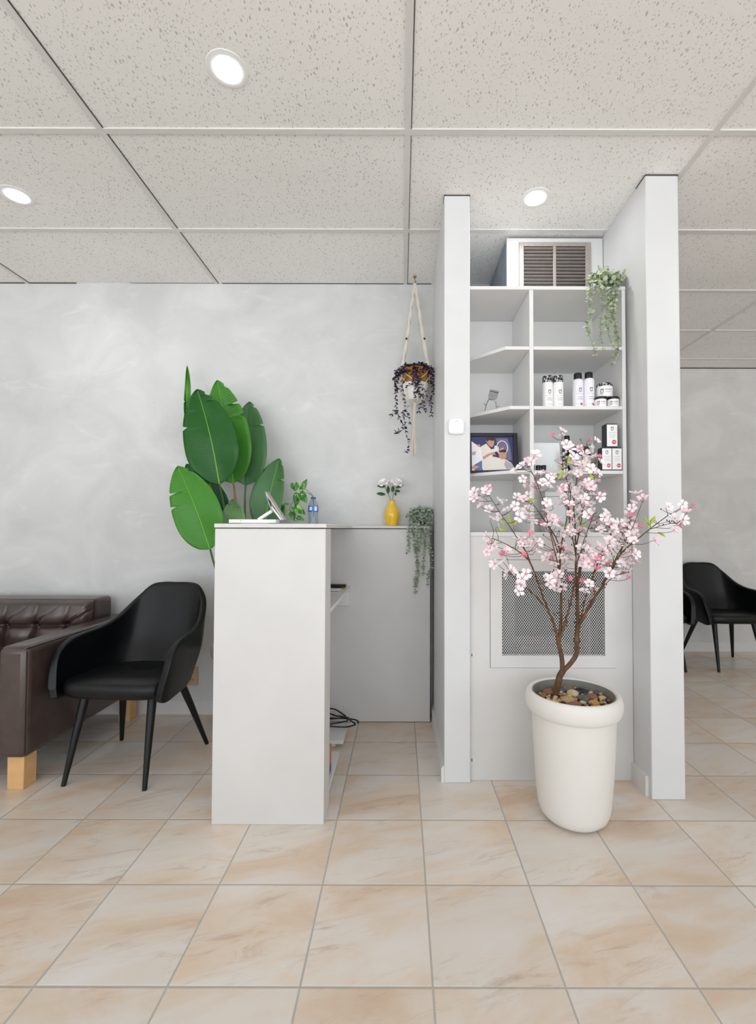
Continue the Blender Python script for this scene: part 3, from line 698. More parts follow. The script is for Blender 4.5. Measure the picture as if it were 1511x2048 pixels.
# ------------------------------------------------------------------ yellow vase and white flowers
vx, vy = px(783.5, 1040, 2.86).x, 2.86
b = B(); k = .158/.158
b.lathe((vx, vy, CT), [(.001, .002), (.030, .0), (.0345, .003), (.041, .03), (.0465, .058), (.0470, .075), (.042, .098), (.030, .117), (.0215, .128), (.0185, .138), (.0180, .150), (.0195, .155), (.0205, .157), (.0185, .158), (.016, .15), (.015, .10)], 40, cap=False)
tag(b.build('vase', M_YELLOW, None, (vx, vy, CT)), 'glossy yellow bulb vase on the wing of the counter', 'vase')
M_PETAL = mat('white petal', 'f7f5f2', .55); M_GCEN = mat('flower centre', 'c9b860', .6); M_DLEAF = mat('dark rose leaf', '3e5a34', .45, .25, 40); M_GSTEM = mat('flower stem', '6a7a3e', .55)
def v6(u, v, Y): return px(740+u/7.875, 940+v/7.875, Y)
def white_flower(c, R, label, leaves, stem, sx0_=0):
    t = thing('flower_stem', label, 'flower', (vx, vy, CT+.10), 'white flowers in the yellow vase')
    FT = Matrix.Rotation(.6, 3, 'X')@Matrix.Rotation(sx0_*.35, 3, 'Y'); b = B()
    for ring, (kk, tilt, sc_) in enumerate(((7, .42, 1.0), (6, .85, .85), (5, 1.2, .66))):
        for i in range(kk):
            a = 2*PI*i/kk+ring*.5+random.uniform(-.1, .1); rad = Vector((math.cos(a), math.sin(a), 0)); tg = Vector((-math.sin(a), math.cos(a), 0)); rows = []
            for q in range(6):
                tt = q/5; w = R*.42*sc_*math.sin(PI*(tt*.86+.07))**.7; e = tilt+.35*math.sin(PI*tt)
                pp = c+rad*R*sc_*tt*math.cos(tilt)+Vector((0, 0, R*sc_*(tt*math.sin(tilt)+.12*math.sin(PI*tt)-(.12*tt**3 if ring == 0 else 0))))
                rows.append([c+FT@(pp+tg*w*s+Vector((0, 0, .25*w*s*s))-c) for s in (-1, -.5, 0, .5, 1)])
            b.sheet(rows)
    b.build('flower', M_PETAL, t, solid=.0007); b = B(); b.ball(c+FT@Vector((0, 0, R*.2)), (R*.16, R*.16, R*.16), 10, 7); b.build('flower_centre', M_GCEN, t)
    b = B(); b.tube(spline([Vector((vx+.005*(sx0_ or 1), vy, CT+.10))]+stem+[c], 5), .0019, 6); b.build('stem', M_GSTEM, t)
    for (p, e, W) in leaves:
        b = B(); small_leaf(b, p, e-p, Vector((.1, -.9, .4)), (e-p).length, W, 8, .12); b.build('leaf', M_DLEAF, t, solid=.0007)
random.seed(3)
white_flower(v6(408, 225, 2.85), .050, 'larger white flower with dark leaves standing in the yellow vase', [(v6(385, 320, 2.84), v6(470, 345, 2.82), .011), (v6(400, 290, 2.84), v6(525, 228, 2.84), .010), (v6(360, 250, 2.86), v6(345, 350, 2.83), .010), (v6(395, 350, 2.84), v6(400, 405, 2.82), .008)], [v6(355, 460, 2.86), v6(370, 330, 2.86)], 1)
white_flower(v6(218, 228, 2.85), .046, 'smaller white flower leaning over the rounded leaves in the yellow vase', [(v6(240, 260, 2.84), v6(108, 250, 2.82), .013), (v6(240, 385, 2.84), v6(98, 372, 2.82), .012), (v6(280, 250, 2.86), v6(285, 372, 2.83), .010)], [v6(320, 470, 2.86), v6(265, 350, 2.86)], -1)

# ------------------------------------------------------------------ trailing eucalyptus vines
def euc_mat(name, a, b_, c):
    n = NT(name); f = n.noise(n.obj(), 45, 2); n.set(col=n.ramp(f, [(.3, lin(a)), (.5, lin(b_)), (.7, lin(c))]), rough=.6); return n.m
EM1 = euc_mat('sage leaf', '74846f', '97a592', 'b3bda9'); EM2 = euc_mat('yellowed sage leaf', '84967c', 'a6b59a', 'c3c78c'); M_VSTEM = mat('vine stem', '7f8a50', .6)
def round_leaf(b, p, d, nrm, r):
    d = d.normalized(); s = d.cross(nrm)
    if s.length < 1e-3: s = d.cross(Vector((.3, .2, 1)))
    s.normalize(); u = s.cross(d); c = p+d*r*.9
    ring = [c+d*r*math.cos(2*PI*i/8)*1.05+s*r*.9*math.sin(2*PI*i/8)+u*.12*r for i in range(8)]
    b.add(ring+[c-u*.08*r], [(i, (i+1) % 8, 8) for i in range(8)])
def euc_strand(root, pts, m, r0, r1, step, rnd):
    S = spline(pts, 10); acc = 0; b = B(); tot = sum((S[i+1]-S[i]).length for i in range(len(S)-1)); run = 0
    ang = rnd.uniform(0, 6)
    for i in range(len(S)-1):
        seg = (S[i+1]-S[i]).length; acc += seg; run += seg
        if acc >= step:
            acc = 0; t = run/tot; ax = (S[i+1]-S[i]).normalized(); ang += 1.2+rnd.uniform(-.3, .3); M = frame(ax, Vector((0, 1, .1)))
            for k in (0, 1):
                a = ang+PI*k+rnd.uniform(-.3, .3); d = M@Vector((math.cos(a), math.sin(a), rnd.uniform(-.3, .6)))
                if d.y > .55: d.y *= .35
                r = (r0+(r1-r0)*t)*rnd.uniform(.8, 1.2); round_leaf(b, S[i], d, Vector((rnd.uniform(-.5, .5), -.6, rnd.uniform(.2, 1))), r)
    ls = b.build('vine_strand', m, root, recalc=False)
    b = B(); b.tube(S[::2]+[S[-1]], .0011, 5); b.build('stem', M_VSTEM, ls)
def euc(label, loc, strands, m, yb, yf, crown_pts, seed, scale):
    rnd = random.Random(seed); t = thing('trailing_vine', label, 'plant', loc)
    b = B(); b.lathe(loc, [(.001, .001), (.025, 0), (.032, .045), (.030, .046), (.028, .03)], 20, cap=False); b.build('pot', M_BLACK, t)
    top = Vector(loc)+Vector((0, 0, .045))
    for pl in strands:
        P = [top+Vector((rnd.uniform(-.02, .02), rnd.uniform(-.015, .015), 0))]+[px(u, v, yb if k == 0 else (yb*.35+yf*.65 if k == 1 else yf+rnd.uniform(-.012, .006))) for k, (u, v) in enumerate(pl)]
        euc_strand(t, P, m, .0098*scale, .0066*scale, .0105*scale, rnd)
    for (u, v, y) in crown_pts:
        euc_strand(t, [top, (top+px(u, v, y))/2+Vector((0, 0, .02)), px(u, v, y)], m, .0105*scale, .0095*scale, .011*scale, rnd)
l1 = (px(842, 1040, 2.86).x, 2.865, CT)
euc('sage green artificial vine trailing down the wing of the reception counter', l1,
    [[(838, 1016), (836, 1050), (834, 1075), (832, 1110), (834, 1140), (829, 1165), (831, 1190)], [(850, 1018), (852, 1050), (850, 1080), (847, 1110), (846, 1137), (845, 1152)], [(858, 1018), (860, 1050), (857, 1085), (862, 1110), (862, 1135), (856, 1150), (855, 1175)],
     [(826, 1020), (818, 1050), (816, 1075), (818, 1095), (812, 1108)], [(832, 1018), (827, 1052), (828, 1085), (834, 1120), (836, 1152), (832, 1172)], [(845, 1018), (842, 1060), (840, 1090), (834, 1105)], [(854, 1016), (846, 1055), (848, 1078), (850, 1095)], [(822, 1025), (824, 1060), (829, 1078)]], EM1, 2.83, 2.78,
    [(822, 1020, 2.84), (832, 1018, 2.82), (840, 1013, 2.84), (848, 1020, 2.80), (857, 1018, 2.83), (864, 1022, 2.86), (818, 1034, 2.82), (828, 1036, 2.78), (840, 1034, 2.77), (852, 1034, 2.78), (862, 1036, 2.80), (812, 1032, 2.85), (846, 1046, 2.77), (860, 1046, 2.78), (834, 1048, 2.77), (822, 1048, 2.78)], 21, 1.02)
SZ = [2.325, 2.036, 1.751, 1.445, 1.153]
l2 = (px(1212, 560, 2.25).x, 2.25, SZ[0])
euc('yellow green artificial vine spilling from the top of the shelf unit', l2,
    [[(1185, 552), (1178, 580), (1177, 605), (1180, 630), (1172, 655), (1182, 680), (1188, 700), (1190, 714)], [(1200, 552), (1203, 585), (1204, 620), (1200, 650), (1202, 680), (1206, 704)], [(1215, 552), (1222, 590), (1224, 630), (1215, 660), (1222, 685), (1232, 705), (1221, 732)],
     [(1230, 552), (1232, 585), (1226, 620), (1232, 660), (1237, 685)], [(1208, 552), (1213, 580), (1226, 610), (1222, 635)], [(1190, 552), (1190, 575), (1180, 595)], [(1222, 552), (1216, 600), (1210, 640), (1214, 660)], [(1238, 552), (1236, 570), (1228, 590)], [(1214, 552), (1226, 640), (1236, 695), (1228, 715)]], EM2, 2.20, 2.135,
    [(1172, 560, 2.2), (1182, 550, 2.18), (1195, 536, 2.22), (1206, 532, 2.25), (1216, 534, 2.22), (1226, 546, 2.2), (1240, 550, 2.2), (1248, 545, 2.22), (1250, 558, 2.18), (1180, 566, 2.14), (1195, 560, 2.14), (1210, 562, 2.14), (1225, 560, 2.14), (1204, 546, 2.15), (1218, 548, 2.15), (1188, 556, 2.16), (1236, 570, 2.14), (1200, 572, 2.13)], 22, 1.16)

# ------------------------------------------------------------------ hanging macrame planter with purple plant
HY = 2.82
hx = px(830.5, 770, HY).x
def v7(u, v, Y): return px(770+u/9.309, 700+v/9.309, Y)
hk = px(829, 556, 2.85)
b = B(); b.tube(spline([(hk.x, 2.85, H_ROOM-.001), (hk.x, 2.85, H_ROOM-.02), (hk.x+.007, 2.85, H_ROOM-.032), (hk.x+.002, 2.85, H_ROOM-.045), (hk.x-.008, 2.85, H_ROOM-.036)], 5), .0022, 7)
b.lathe((hk.x, 2.85, H_ROOM), [(.001, -.006), (.009, -.005), (.010, .0)], 16, cap=False)
tag(b.build('ceiling_hook', M_BRASS, None, (hk.x, 2.85, H_ROOM)), 'small brass hook in the ceiling holding the macrame hanger', 'hook')
zt, zm, zb = px(830, 740, HY).z, px(830, 770, HY).z, px(830, 802, HY).z
ring = Vector((hk.x, 2.84, H_ROOM-.046))
mh = thing('macrame_hanger', 'cream macrame rope hanger with black beads and long tassel, hanging beside the partition', 'plant hanger', tuple(ring))
def rope(pts, r):
    S = spline(pts, 12); b = B(); k = len(S)
    for s in (0, 1):
        b.tube([p+Vector((math.cos(i*.55+PI*s), math.sin(i*.55+PI*s), 0))*r*.55 for i, p in enumerate(S)], r*.62, 6)
    return b
rp = .086
for ang in (198, 342, 162, 18):
    a = math.radians(ang); e = Vector((hx+rp*math.cos(a), HY+rp*math.sin(a), zt))
    mid = ring*.42+e*.58+Vector((0, 0, -.02)); b = rope([ring, ring*.75+e*.25, mid, e], .0085); c = b.build('cord', M_CREAM, mh)
    if ang > 180: b = B(); b.ball(ring*.36+e*.64+Vector((-.003 if ang < 270 else .003, -.010, -.012)), .0066, 10, 8); b.build('bead', M_BLACK, c)
    for da in (-1, 1):
        a2 = a+da*PI/3; b = B(); b.tube(spline([e, Vector((hx+(rp+.004)*math.cos((a+a2)/2), HY+(rp+.004)*math.sin((a+a2)/2), (zt+zm)/2)), Vector((hx+(rp-.004)*math.cos(a2), HY+(rp-.004)*math.sin(a2), zm)), Vector((hx+.06*math.cos(a2), HY+.06*math.sin(a2), zb-.002)), Vector((hx, HY, zb-.012))], 6), .0026, 6); b.build('net_cord', M_CREAM, mh)
b = B(); b.ball((hx, HY, zb-.014), (.013, .013, .012), 12, 8); b.build('knot', M_CREAM, mh)
random.seed(8); b = B(); zend = px(826, 911, HY).z
for i in range(34):
    a = random.uniform(0, 2*PI); r = .011*math.sqrt(random.random())
    b.tube(spline([(hx-.004+r*.6*math.cos(a), HY+r*.6*math.sin(a), zb-.016), (hx-.008+r*.75*math.cos(a), HY+r*.75*math.sin(a), (zb+zend)/2), (hx-.011+r*1.9*math.cos(a), HY+r*1.9*math.sin(a), zend+random.uniform(0, .012))], 5), .0018, 5)
b.build('tassel', M_CREAM, mh)
b = B(); b.tube([ring+Vector((.008*math.cos(2*PI*i/14), 0, .008*math.sin(2*PI*i/14))) for i in range(14)], .002, 6, closed=True); b.build('ring', M_BRASS, mh)
hp = thing('hanging_pot', 'white pot with golden woven upper half in the macrame hanger', 'pot', (hx, HY, zb))
b = B(); b.lathe((hx, HY, zb), [(.001, .002), (.05, .001), (.058, .008), (.072, .05), (.0815, zm-zb)], 36, cap=False); b.build('body', M_WHITE, hp)
b = B(); b.lathe((hx, HY, zb), [(.0815, zm-zb), (.0825, zm-zb+.004), (.0825, zt-zb-.004), (.0805, zt-zb), (.076, zt-zb-.003), (.073, zt-zb-.03), (.001, zt-zb-.028)], 36, cap=False); b.build('woven_band', M_WICKER, hp)
pp_ = thing('purple_trailing_plant', 'dark purple trailing plant spilling out of the hanging pot', 'plant', (hx, HY, zt-.03))
n = NT('purple leaf'); f = n.noise(n.obj(), 60, 2); n.set(col=n.ramp(f, [(.35, lin('160d1c')), (.5, lin('2a1a38')), (.7, lin('472b5e'))]), rough=.5); M_PURP = n.m; M_PSTEM = mat('dark plant stem', '33272f', .6)
def purple(pts, step, L, rnd):
    S = spline(pts, 8); b = B(); acc = step*.5
    b.tube(S[::2]+[S[-1]], .0009, 5, mi=1)
    for i in range(len(S)-1):
        acc += (S[i+1]-S[i]).length
        if acc >= step:
            acc = 0; ax = (S[i+1]-S[i]).normalized()
            for k in range(2):
                d = ax*.5+Vector((rnd.uniform(-1, 1), rnd.uniform(-1, .3), rnd.uniform(-.7, .5))); small_leaf(b, S[i], d, Vector((rnd.uniform(-1, 1), -1, rnd.uniform(-.3, 1))), L*rnd.uniform(.7, 1.2), L*.21)
    b.build('vine_strand', [M_PURP, M_PSTEM], pp_, recalc=False)
rnd = random.Random(31); ctr = Vector((hx, HY, zt-.02))
for pl, st in (([(300, 400), (215, 480), (180, 600), (205, 750), (190, 900), (210, 1100), (245, 1240), (330, 1390), (365, 1460)], .012), ([(210, 1110), (160, 1140), (90, 1280)], .03), ([(340, 600), (330, 800), (350, 930), (360, 1100), (355, 1230), (365, 1450), (405, 1620), (425, 1720), (445, 1800), (400, 1880), (340, 1910)], .021),
           ([(365, 1110), (400, 1180), (470, 1370)], .022), ([(440, 1040), (365, 1120), (270, 1180)], .022), ([(365, 1460), (250, 1520), (190, 1545)], .016), ([(800, 350), (870, 430), (890, 560), (890, 700), (870, 900), (850, 1000), (860, 1220)], .012), ([(640, 800), (700, 900), (660, 1060), (590, 1190)], .02), ([(690, 960), (710, 1060), (740, 1140)], .016),
           ([(560, 330), (580, 520), (560, 640), (620, 760), (500, 780)], .009), ([(600, 500), (600, 640), (640, 850), (520, 880)], .016), ([(250, 380), (190, 500), (170, 650), (220, 740)], .008), ([(280, 400), (230, 520), (200, 640), (230, 720)], .008), ([(620, 400), (640, 560), (580, 620)], .008), ([(520, 420), (520, 560), (480, 640), (370, 690)], .009), ([(820, 330), (870, 400), (860, 560), (880, 640)], .009), ([(660, 600), (720, 740), (760, 840), (700, 840)], .02)):
    purple([ctr+Vector((rnd.uniform(-.03, .03), rnd.uniform(-.06, -.02), 0))]*(1 if pl[0][1] < 700 else 0)+[v7(u, v, 2.715+.025*rnd.random()+(.06 if u < 240 or u > 840 else 0)) for u, v in pl], st, .021, rnd)
for k in range(74):
    a = rnd.uniform(0, 2*PI) if k % 2 else rnd.uniform(PI*1.02, PI*1.98); r = rnd.uniform(.03, .112) if k % 2 else rnd.uniform(.085, .112); e = ctr+Vector((r*math.cos(a), r*math.sin(a)*.8-.01, rnd.uniform(.0, .045)-max(0, r-.08)*.9)); e.x = min(e.x, .19)
    purple([ctr+Vector((.3*r*math.cos(a), .3*r*math.sin(a), .0)), (ctr+e)/2+Vector((0, 0, .02)), e], .008, .021, rnd)

# ------------------------------------------------------------------ wall fittings
sp0 = px(896, 868, 2.13); sp1 = px(928, 838, 2.13)
b = B(); cx_, cz_ = (sp0.x+sp1.x)/2, (sp0.z+sp1.z)/2; hw = (sp1.x-sp0.x)/2
ss = thing('wall_sensor', 'small white rounded square sensor on the end of the partition', 'sensor', (cx_, 2.148, cz_))
rows = []
for k, (s, dy) in enumerate(((.96, 0), (1.0, -.006), (1.0, -.014), (.95, -.019), (.8, -.022), (.4, -.023), (.01, -.023))):
    rows.append([Vector((cx_+hw*s*math.copysign(abs(math.cos(2*PI*j/36))**.42, math.cos(2*PI*j/36)), 2.1478+dy, cz_+hw*.97*s*math.copysign(abs(math.sin(2*PI*j/36))**.42, math.sin(2*PI*j/36)))) for j in range(36)])
b.sheet(rows, closeu=True); b.build('case', M_WHITE, ss)
b = B(); b.box(cx_-.006, cx_+.006, 2.1235, 2.1255, cz_+hw*.62, cz_+hw*.66); b.build('indicator', M_INKL, ss, smooth=False)
o0 = px(376, 1370, YB); o1 = px(396.5, 1336, YB)
ol = thing('wall_outlet', 'beige wall outlet low on the wall behind the black chair beside the counter', 'outlet', (o0.x, YB, o0.z))
b = B(); b.box(o1.x-.075, o1.x, YB-.007, YB-.0005, o0.z, o0.z+.118); b.build('cover_plate', M_BEIGE, ol, bevel=.002)
b = B()
for dz in (.03, .075):
    for dx in (-.045, -.032): b.box(o1.x+dx, o1.x+dx+.003, YB-.0078, YB-.0065, o0.z+dz, o0.z+dz+.012)
b.build('slots', M_DARK, ol, smooth=False)

# ------------------------------------------------------------------ shelf unit
YS, YBK = 2.17, 2.505
XD0, XD1, XR0, XR1, XL = .607, .626, 1.047, 1.064, .3235
sh = thing('shelf_unit', 'white built-in open shelf unit with two columns between the partitions', 'shelf', (.7, 2.3, 1.153))
b = B(); b.box(XL, XR1, YS, YBK+.014, SZ[0]-.016, SZ[0]); b.build('top_board', M_SHELF, sh, bevel=.0012)
b = B(); b.box(XD0, XD1, YS+.001, YBK-.001, SZ[4]+.001, SZ[0]-.017); b.build('divider', M_SHELF, sh, bevel=.0012)
b = B(); b.box(XR0, XR1, YS+.001, YBK-.001, SZ[4]+.001, SZ[0]-.017); b.build('side_panel', M_SHELF, sh, bevel=.0012)
b = B(); b.box(XL, XR1, YBK, YBK+.013, SZ[4]+.001, SZ[0]-.017); b.build('back_panel', M_SHELF, sh, smooth=False)
for i, z in enumerate(SZ[1:4]):
    b = B(); b.box(XD1+.0005, XR0-.0005, YS+.001, YBK-.001, z-.016, z); b.build('shelf_board', M_SHELF, sh, bevel=.0012)
    xc = (.492, .513, .513)[i]; b = B(); b.prism([(xc, YS+.001), (XD0-.0005, YS+.001), (XD0-.0005, YBK-.001), (XL, YBK-.001), (XL, (2.345, 2.365, 2.315)[i])], z-.016, z); b.build('shelf_board', M_SHELF, sh, bevel=.0012)
# lower cabinet with mesh grille
lc = thing('vent_cabinet', 'white cabinet below the shelves with a framed metal mesh vent', 'cabinet', (.7, 2.3, 0))
gx0, gx1 = px(1003, 1225, YS).x, px(1208, 1225, YS).x; gz1, gz0 = px(1105, 1142, YS).z, px(1105, 1311, YS).z
fx0, fx1 = px(980, 1225, YS).x, px(1230, 1225, YS).x; fz1, fz0 = px(1105, 1120, YS).z, px(1105, 1335, YS).z
b = B(); XA, XB = XL, XPR-.002
b.box(XA, gx0-.002, YS, YS+.018, 0.001, SZ[4]-.0205); b.box(gx1+.002, XB, YS, YS+.018, 0.001, SZ[4]-.0205); b.box(gx0-.002, gx1+.002, YS, YS+.018, 0.001, gz0-.002); b.box(gx0-.002, gx1+.002, YS, YS+.018, gz1+.002, SZ[4]-.0205)
b.build('front_panel', M_COUNTER, lc, smooth=False)
b = B(); b.box(XA, XB, YS-.003, YBK+.01, SZ[4]-.02, SZ[4]); b.build('top_board', M_SHELF, lc, bevel=.002)
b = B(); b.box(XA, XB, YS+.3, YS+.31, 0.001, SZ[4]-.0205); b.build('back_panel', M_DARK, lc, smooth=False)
b = B(); b.box(gx0+.005, gx0+.085, YS+.09, YS+.26, .001, gz1+.05); b.box(gx0+.1, gx1-.13, YS+.05, YS+.26, .001, gz0+.03); b.box(gx1-.055, gx1-.045, YS+.05, YS+.1, .001, gz1)
b.build('duct', mat('galvanised duct', '4a4a4d', .4, .1, 20, metal=.2), lc, bevel=.004)
fr = B(); YFm = YS-.0045
for (x0, x1, z0, z1) in ((fx0, gx0, fz0, fz1), (gx1, fx1, fz0, fz1), (gx0, gx1, fz0, gz0), (gx0, gx1, gz1, fz1)): fr.box(x0, x1, YFm, YS-.0003, z0, z1)
fo = fr.build('vent_frame', M_COUNTER, lc, smooth=False)
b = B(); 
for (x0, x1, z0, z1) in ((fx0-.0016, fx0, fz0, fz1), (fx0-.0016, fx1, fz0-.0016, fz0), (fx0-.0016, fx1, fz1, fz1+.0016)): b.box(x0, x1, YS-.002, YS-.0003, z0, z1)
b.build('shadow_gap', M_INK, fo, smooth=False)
# expanded metal mesh: zig-zag strands
ms = B(); nx, nz = 43, 52; dx = (gx1-gx0)/nx; dz = (gz1-gz0)/nz; ww = .0014
for j in range(nz+1):
    z = gz0+dz*j; up = []; lo = []
    for i in range(nx*2+1):
        x = gx0+dx*i/2; zz = z+(dz*.5 if (i+j) % 2 else -dz*.5)*.98
        zz = min(max(zz, gz0), gz1)
        up.append(Vector((x, YS+.004, zz+ww))); lo.append(Vector((x, YS+.004, zz-ww)))
    ms.sheet([lo, up])
ms.build('mesh_grille', mat('white coated mesh', 'efefef', .5, metal=.1), lc, solid=.0012, smooth=False, recalc=False)
# hinge marks on the filler strip
b = B()
for v in (1310, 1520): 
    q = px(943, v, YS); b.box(q.x-.002, q.x+.002, YS-.002, YS, q.z-.006, q.z+.006)
b.build('hinge_marks', M_INK, lc, smooth=False)
# duct housing with return air grille, on the shelf top
YD = 2.446; vx0, vx1 = px(1013, 500, YD).x, XPR-.004
dh = thing('vent_housing', 'white boxed vent housing with a steel louvred grille, on top of the shelf unit', 'vent', ((vx0+vx1)/2, YD, SZ[0]))
hx0, hx1 = px(1037, 520, YD).x, px(1180, 520, YD).x; hz1 = px(1100, 486, YD).z; hz0 = SZ[0]+.02
b = B(); zc = H_ROOM-.012
b.box(vx0, hx0, YD, YD+.016, SZ[0]+.001, zc); b.box(hx1, vx1, YD, YD+.016, SZ[0]+.001, zc); b.box(hx0, hx1, YD, YD+.016, hz1, zc); b.box(hx0, hx1, YD, YD+.016, SZ[0]+.001, hz0); b.build('front_board', M_PAINT, dh, smooth=False)
b = B(); b.box(vx0, vx0+.016, YD+.017, YB-.004, SZ[0]+.001, zc); b.build('side_board', mat('blue grey lining', '8f9aa3', .5, .2, 8), dh, smooth=False)
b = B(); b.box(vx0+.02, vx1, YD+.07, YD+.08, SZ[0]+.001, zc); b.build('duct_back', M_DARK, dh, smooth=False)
g = B(); sx0, sx1 = px(1046, 520, YD).x, px(1169, 520, YD).x; sz1 = px(1100, 494, YD).z; xm = (sx0+sx1)/2
for (x0, x1, z0, z1) in ((hx0, sx0, hz0, hz1), (sx1, hx1, hz0, hz1), (sx0, sx1, sz1, hz1), (sx0, sx1, hz0, hz0+.02), (xm-.008, xm+.008, hz0+.02, sz1)): g.box(x0, x1, YD-.008, YD-.0005, z0, z1)
go = g.build('grille_frame', M_STEEL, dh, bevel=.001)
g = B(); k = 17
for i in range(k):
    z = hz0+.02+(sz1-hz0-.02)*(i+.5)/k
    for (x0, x1) in ((sx0, xm-.008), (xm+.008, sx1)):
        g.add([(x0, YD-.006, z+.0040), (x1, YD-.006, z+.0040), (x1, YD+.006, z-.0030), (x0, YD+.006, z-.0030)], [(0, 1, 2, 3)])
g.build('louvres', M_STEEL, go, solid=.0012, smooth=False)

# ------------------------------------------------------------------ products on the shelves
def arcsheet(b, c, r, a0, a1, z0, z1, mi, n=6):
    b.sheet([[Vector((c[0]+r*math.cos(a0+(a1-a0)*i/n), c[1]+r*math.sin(a0+(a1-a0)*i/n), c[2]+z)) for i in range(n+1)] for z in (z0, z1)], mi=mi)
def logo(b, P, s, mi=0):
    "small emblem: a bearded face outline under swept hair; P maps u, v to the surface"
    n = 14; o = []; i_ = []
    for k in range(n+1):
        a = PI+PI*k/n; o.append(P(s*.62*math.cos(a), s*(.05+1.0*math.sin(a)))); i_.append(P(s*.44*math.cos(a), s*(.05+.80*math.sin(a))))
    b.sheet([o, i_], mi=mi)
    b.sheet([[P(-s*.62, s*.05), P(-s*.62, s*.75)], [P(-s*.45, s*.05), P(-s*.45, s*.6)]], mi=mi)
    b.sheet([[P(s*.62, s*.05), P(s*.66, s*.95)], [P(s*.45, s*.05), P(s*.45, s*.7)]], mi=mi)
    b.sheet([[P(-s*.62, s*.72), P(-s*.2, s*.98), P(s*.2, s*.85), P(s*.66, s*1.1)], [P(-s*.5, s*.52), P(-s*.15, s*.66), P(s*.2, s*.58), P(s*.55, s*.66)]], mi=mi)
    for u in (-.22, .2): b.sheet([[P(s*(u-.12), s*.12), P(s*(u+.12), s*.12)], [P(s*(u-.12), s*.22), P(s*(u+.12), s*.22)]], mi=mi)
    b.sheet([[P(-s*.2, -s*.42), P(s*.2, -s*.42)], [P(-s*.16, -s*.3), P(s*.16, -s*.3)]], mi=mi)
def cyl_print(root, c, r, zlogo, s, lines, face=-PI/2, red=None):
    b = B(); P = lambda u, v: Vector((c[0]+(r+.0004)*math.cos(face+u/r), c[1]+(r+.0004)*math.sin(face+u/r), c[2]+zlogo+v)); logo(b, P, s)
    for z, hw_, th in lines: arcsheet(b, c, r+.0004, face-hw_/r, face+hw_/r, z, z+th, 1)
    if red: arcsheet(b, c, r+.0004, face+red[0]/r-.006/r, face+red[0]/r+.006/r, red[1], red[1]+.011, 2)
    b.build('print', [M_BLACK, M_INKL, M_RED], root, recalc=False)
n = NT('black silver patterned cap'); f = n.noise(n.obj(), 120, 2); n.set(col=n.ramp(f, [(.5, lin('0f1014')), (.56, lin('c4c4c8'))]), rough=.25); M_PCAP = n.m
def bottle(u, zb_, Y, wpx, label, group, body, cap, H, capH, shoulder, m_body, m_cap, name='shampoo_bottle', cat='bottle', s=.0108, zl=.6, red=None):
    c = (px(u, 800, Y).x, Y, zb_+.0006); r = wpx/2/922*Y
    t = thing(name, label, cat, c, group); hb = H-capH
    b = B(); b.lathe(c, [(.001, .001), (r*.93, 0), (r, .004), (r, hb-shoulder), (r*.96, hb-shoulder*.5), (r*.80 if shoulder > .006 else r*.95, hb-.001), (r*.5, hb)], 28, cap=False); b.build('body', m_body, t)
    rc_ = r*(.72 if shoulder > .006 else .97)
    b = B(); b.lathe(c, [(rc_*.98, hb), (rc_, hb+.002), (rc_, H-.004), (rc_*.9, H), (.001, H)], 28, cap=False); b.build('cap', m_cap, t)
    cyl_print(t, c, r, hb*zl, s, [(hb*zl-s-.008, r*.7, .0012), (hb*.35, r*.45, .003), (hb*.28, r*.5, .003), (hb*.12, r*.5, .0016)], face=-PI/2-.35+.45, red=red)
Zb = SZ[2]
bottle(1094.5, Zb, 2.225, 21, 'white shampoo bottle with patterned black cap, next to the shelf divider', 'white shampoo bottles', 0, 0, .158, .032, .004, M_WHITE, M_PCAP)
bottle(1115.5, Zb, 2.222, 20.5, 'white shampoo bottle with patterned black cap, on the side of the spray cans', 'white shampoo bottles', 0, 0, .158, .032, .004, M_WHITE, M_PCAP)
bottle(1155, Zb, 2.225, 21.5, 'tall pale spray can with plain black cap, nearer the shampoo bottles', 'pale spray cans', 0, 0, .172, .03, .012, M_LILAC, M_BLACK, 'spray_can', 'spray can', red=(.006, .012))
bottle(1176.8, Zb, 2.225, 21.5, 'tall pale spray can with plain black cap, next to the jars', 'pale spray cans', 0, 0, .176, .03, .012, M_LILAC, M_BLACK, 'spray_can', 'spray can', red=(.009, .012))
def jar(u, z, Y, wpx, H, label, m_lid):
    c = (px(u, 800, Y).x, Y, z+.0006); r = wpx/2/922*Y; t = thing('jar', label, 'jar', c, 'hair product jars'); lh = H*.22
    b = B(); b.lathe(c, [(.001, .001), (r*.94, 0), (r*.97, .003), (r*.97, H-lh), (r*.9, H-lh+.001)], 30, cap=False); b.build('body', M_WHITE, t)
    b = B(); b.lathe(c, [(r*.98, H-lh-.001), (r, H-lh), (r, H-.002), (r*.96, H), (.001, H)], 30, cap=False); b.build('lid', m_lid, t)
    b = B(); f0 = -PI/2-.75; P = lambda uu, v: Vector((c[0]+(r*.97+.0004)*math.cos(f0+uu/r), c[1]+(r*.97+.0004)*math.sin(f0+uu/r), c[2]+H*.36+v)); logo(b, P, H*.19)
    arcsheet(b, c, r*.97+.0004, -PI/2-.35, -PI/2+.55, H*.45, H*.52, 1); arcsheet(b, c, r*.97+.0004, -PI/2-.3, -PI/2+.4, H*.3, H*.34, 1)
    b.build('print', [M_BLACK, M_INKL], t, recalc=False)
jar(1200, Zb, 2.204, 23, .049, 'lower white jar with black lid beside the spray cans, under the larger jar', M_BLACK)
jar(1225, Zb, 2.204, 23, .049, 'lower white jar with black lid nearest the side panel, under the larger jar', M_BLACK)
jar(1208.5, Zb+.0498, 2.212, 31, .066, 'larger white jar with patterned black lid standing on two smaller jars', M_PCAP)
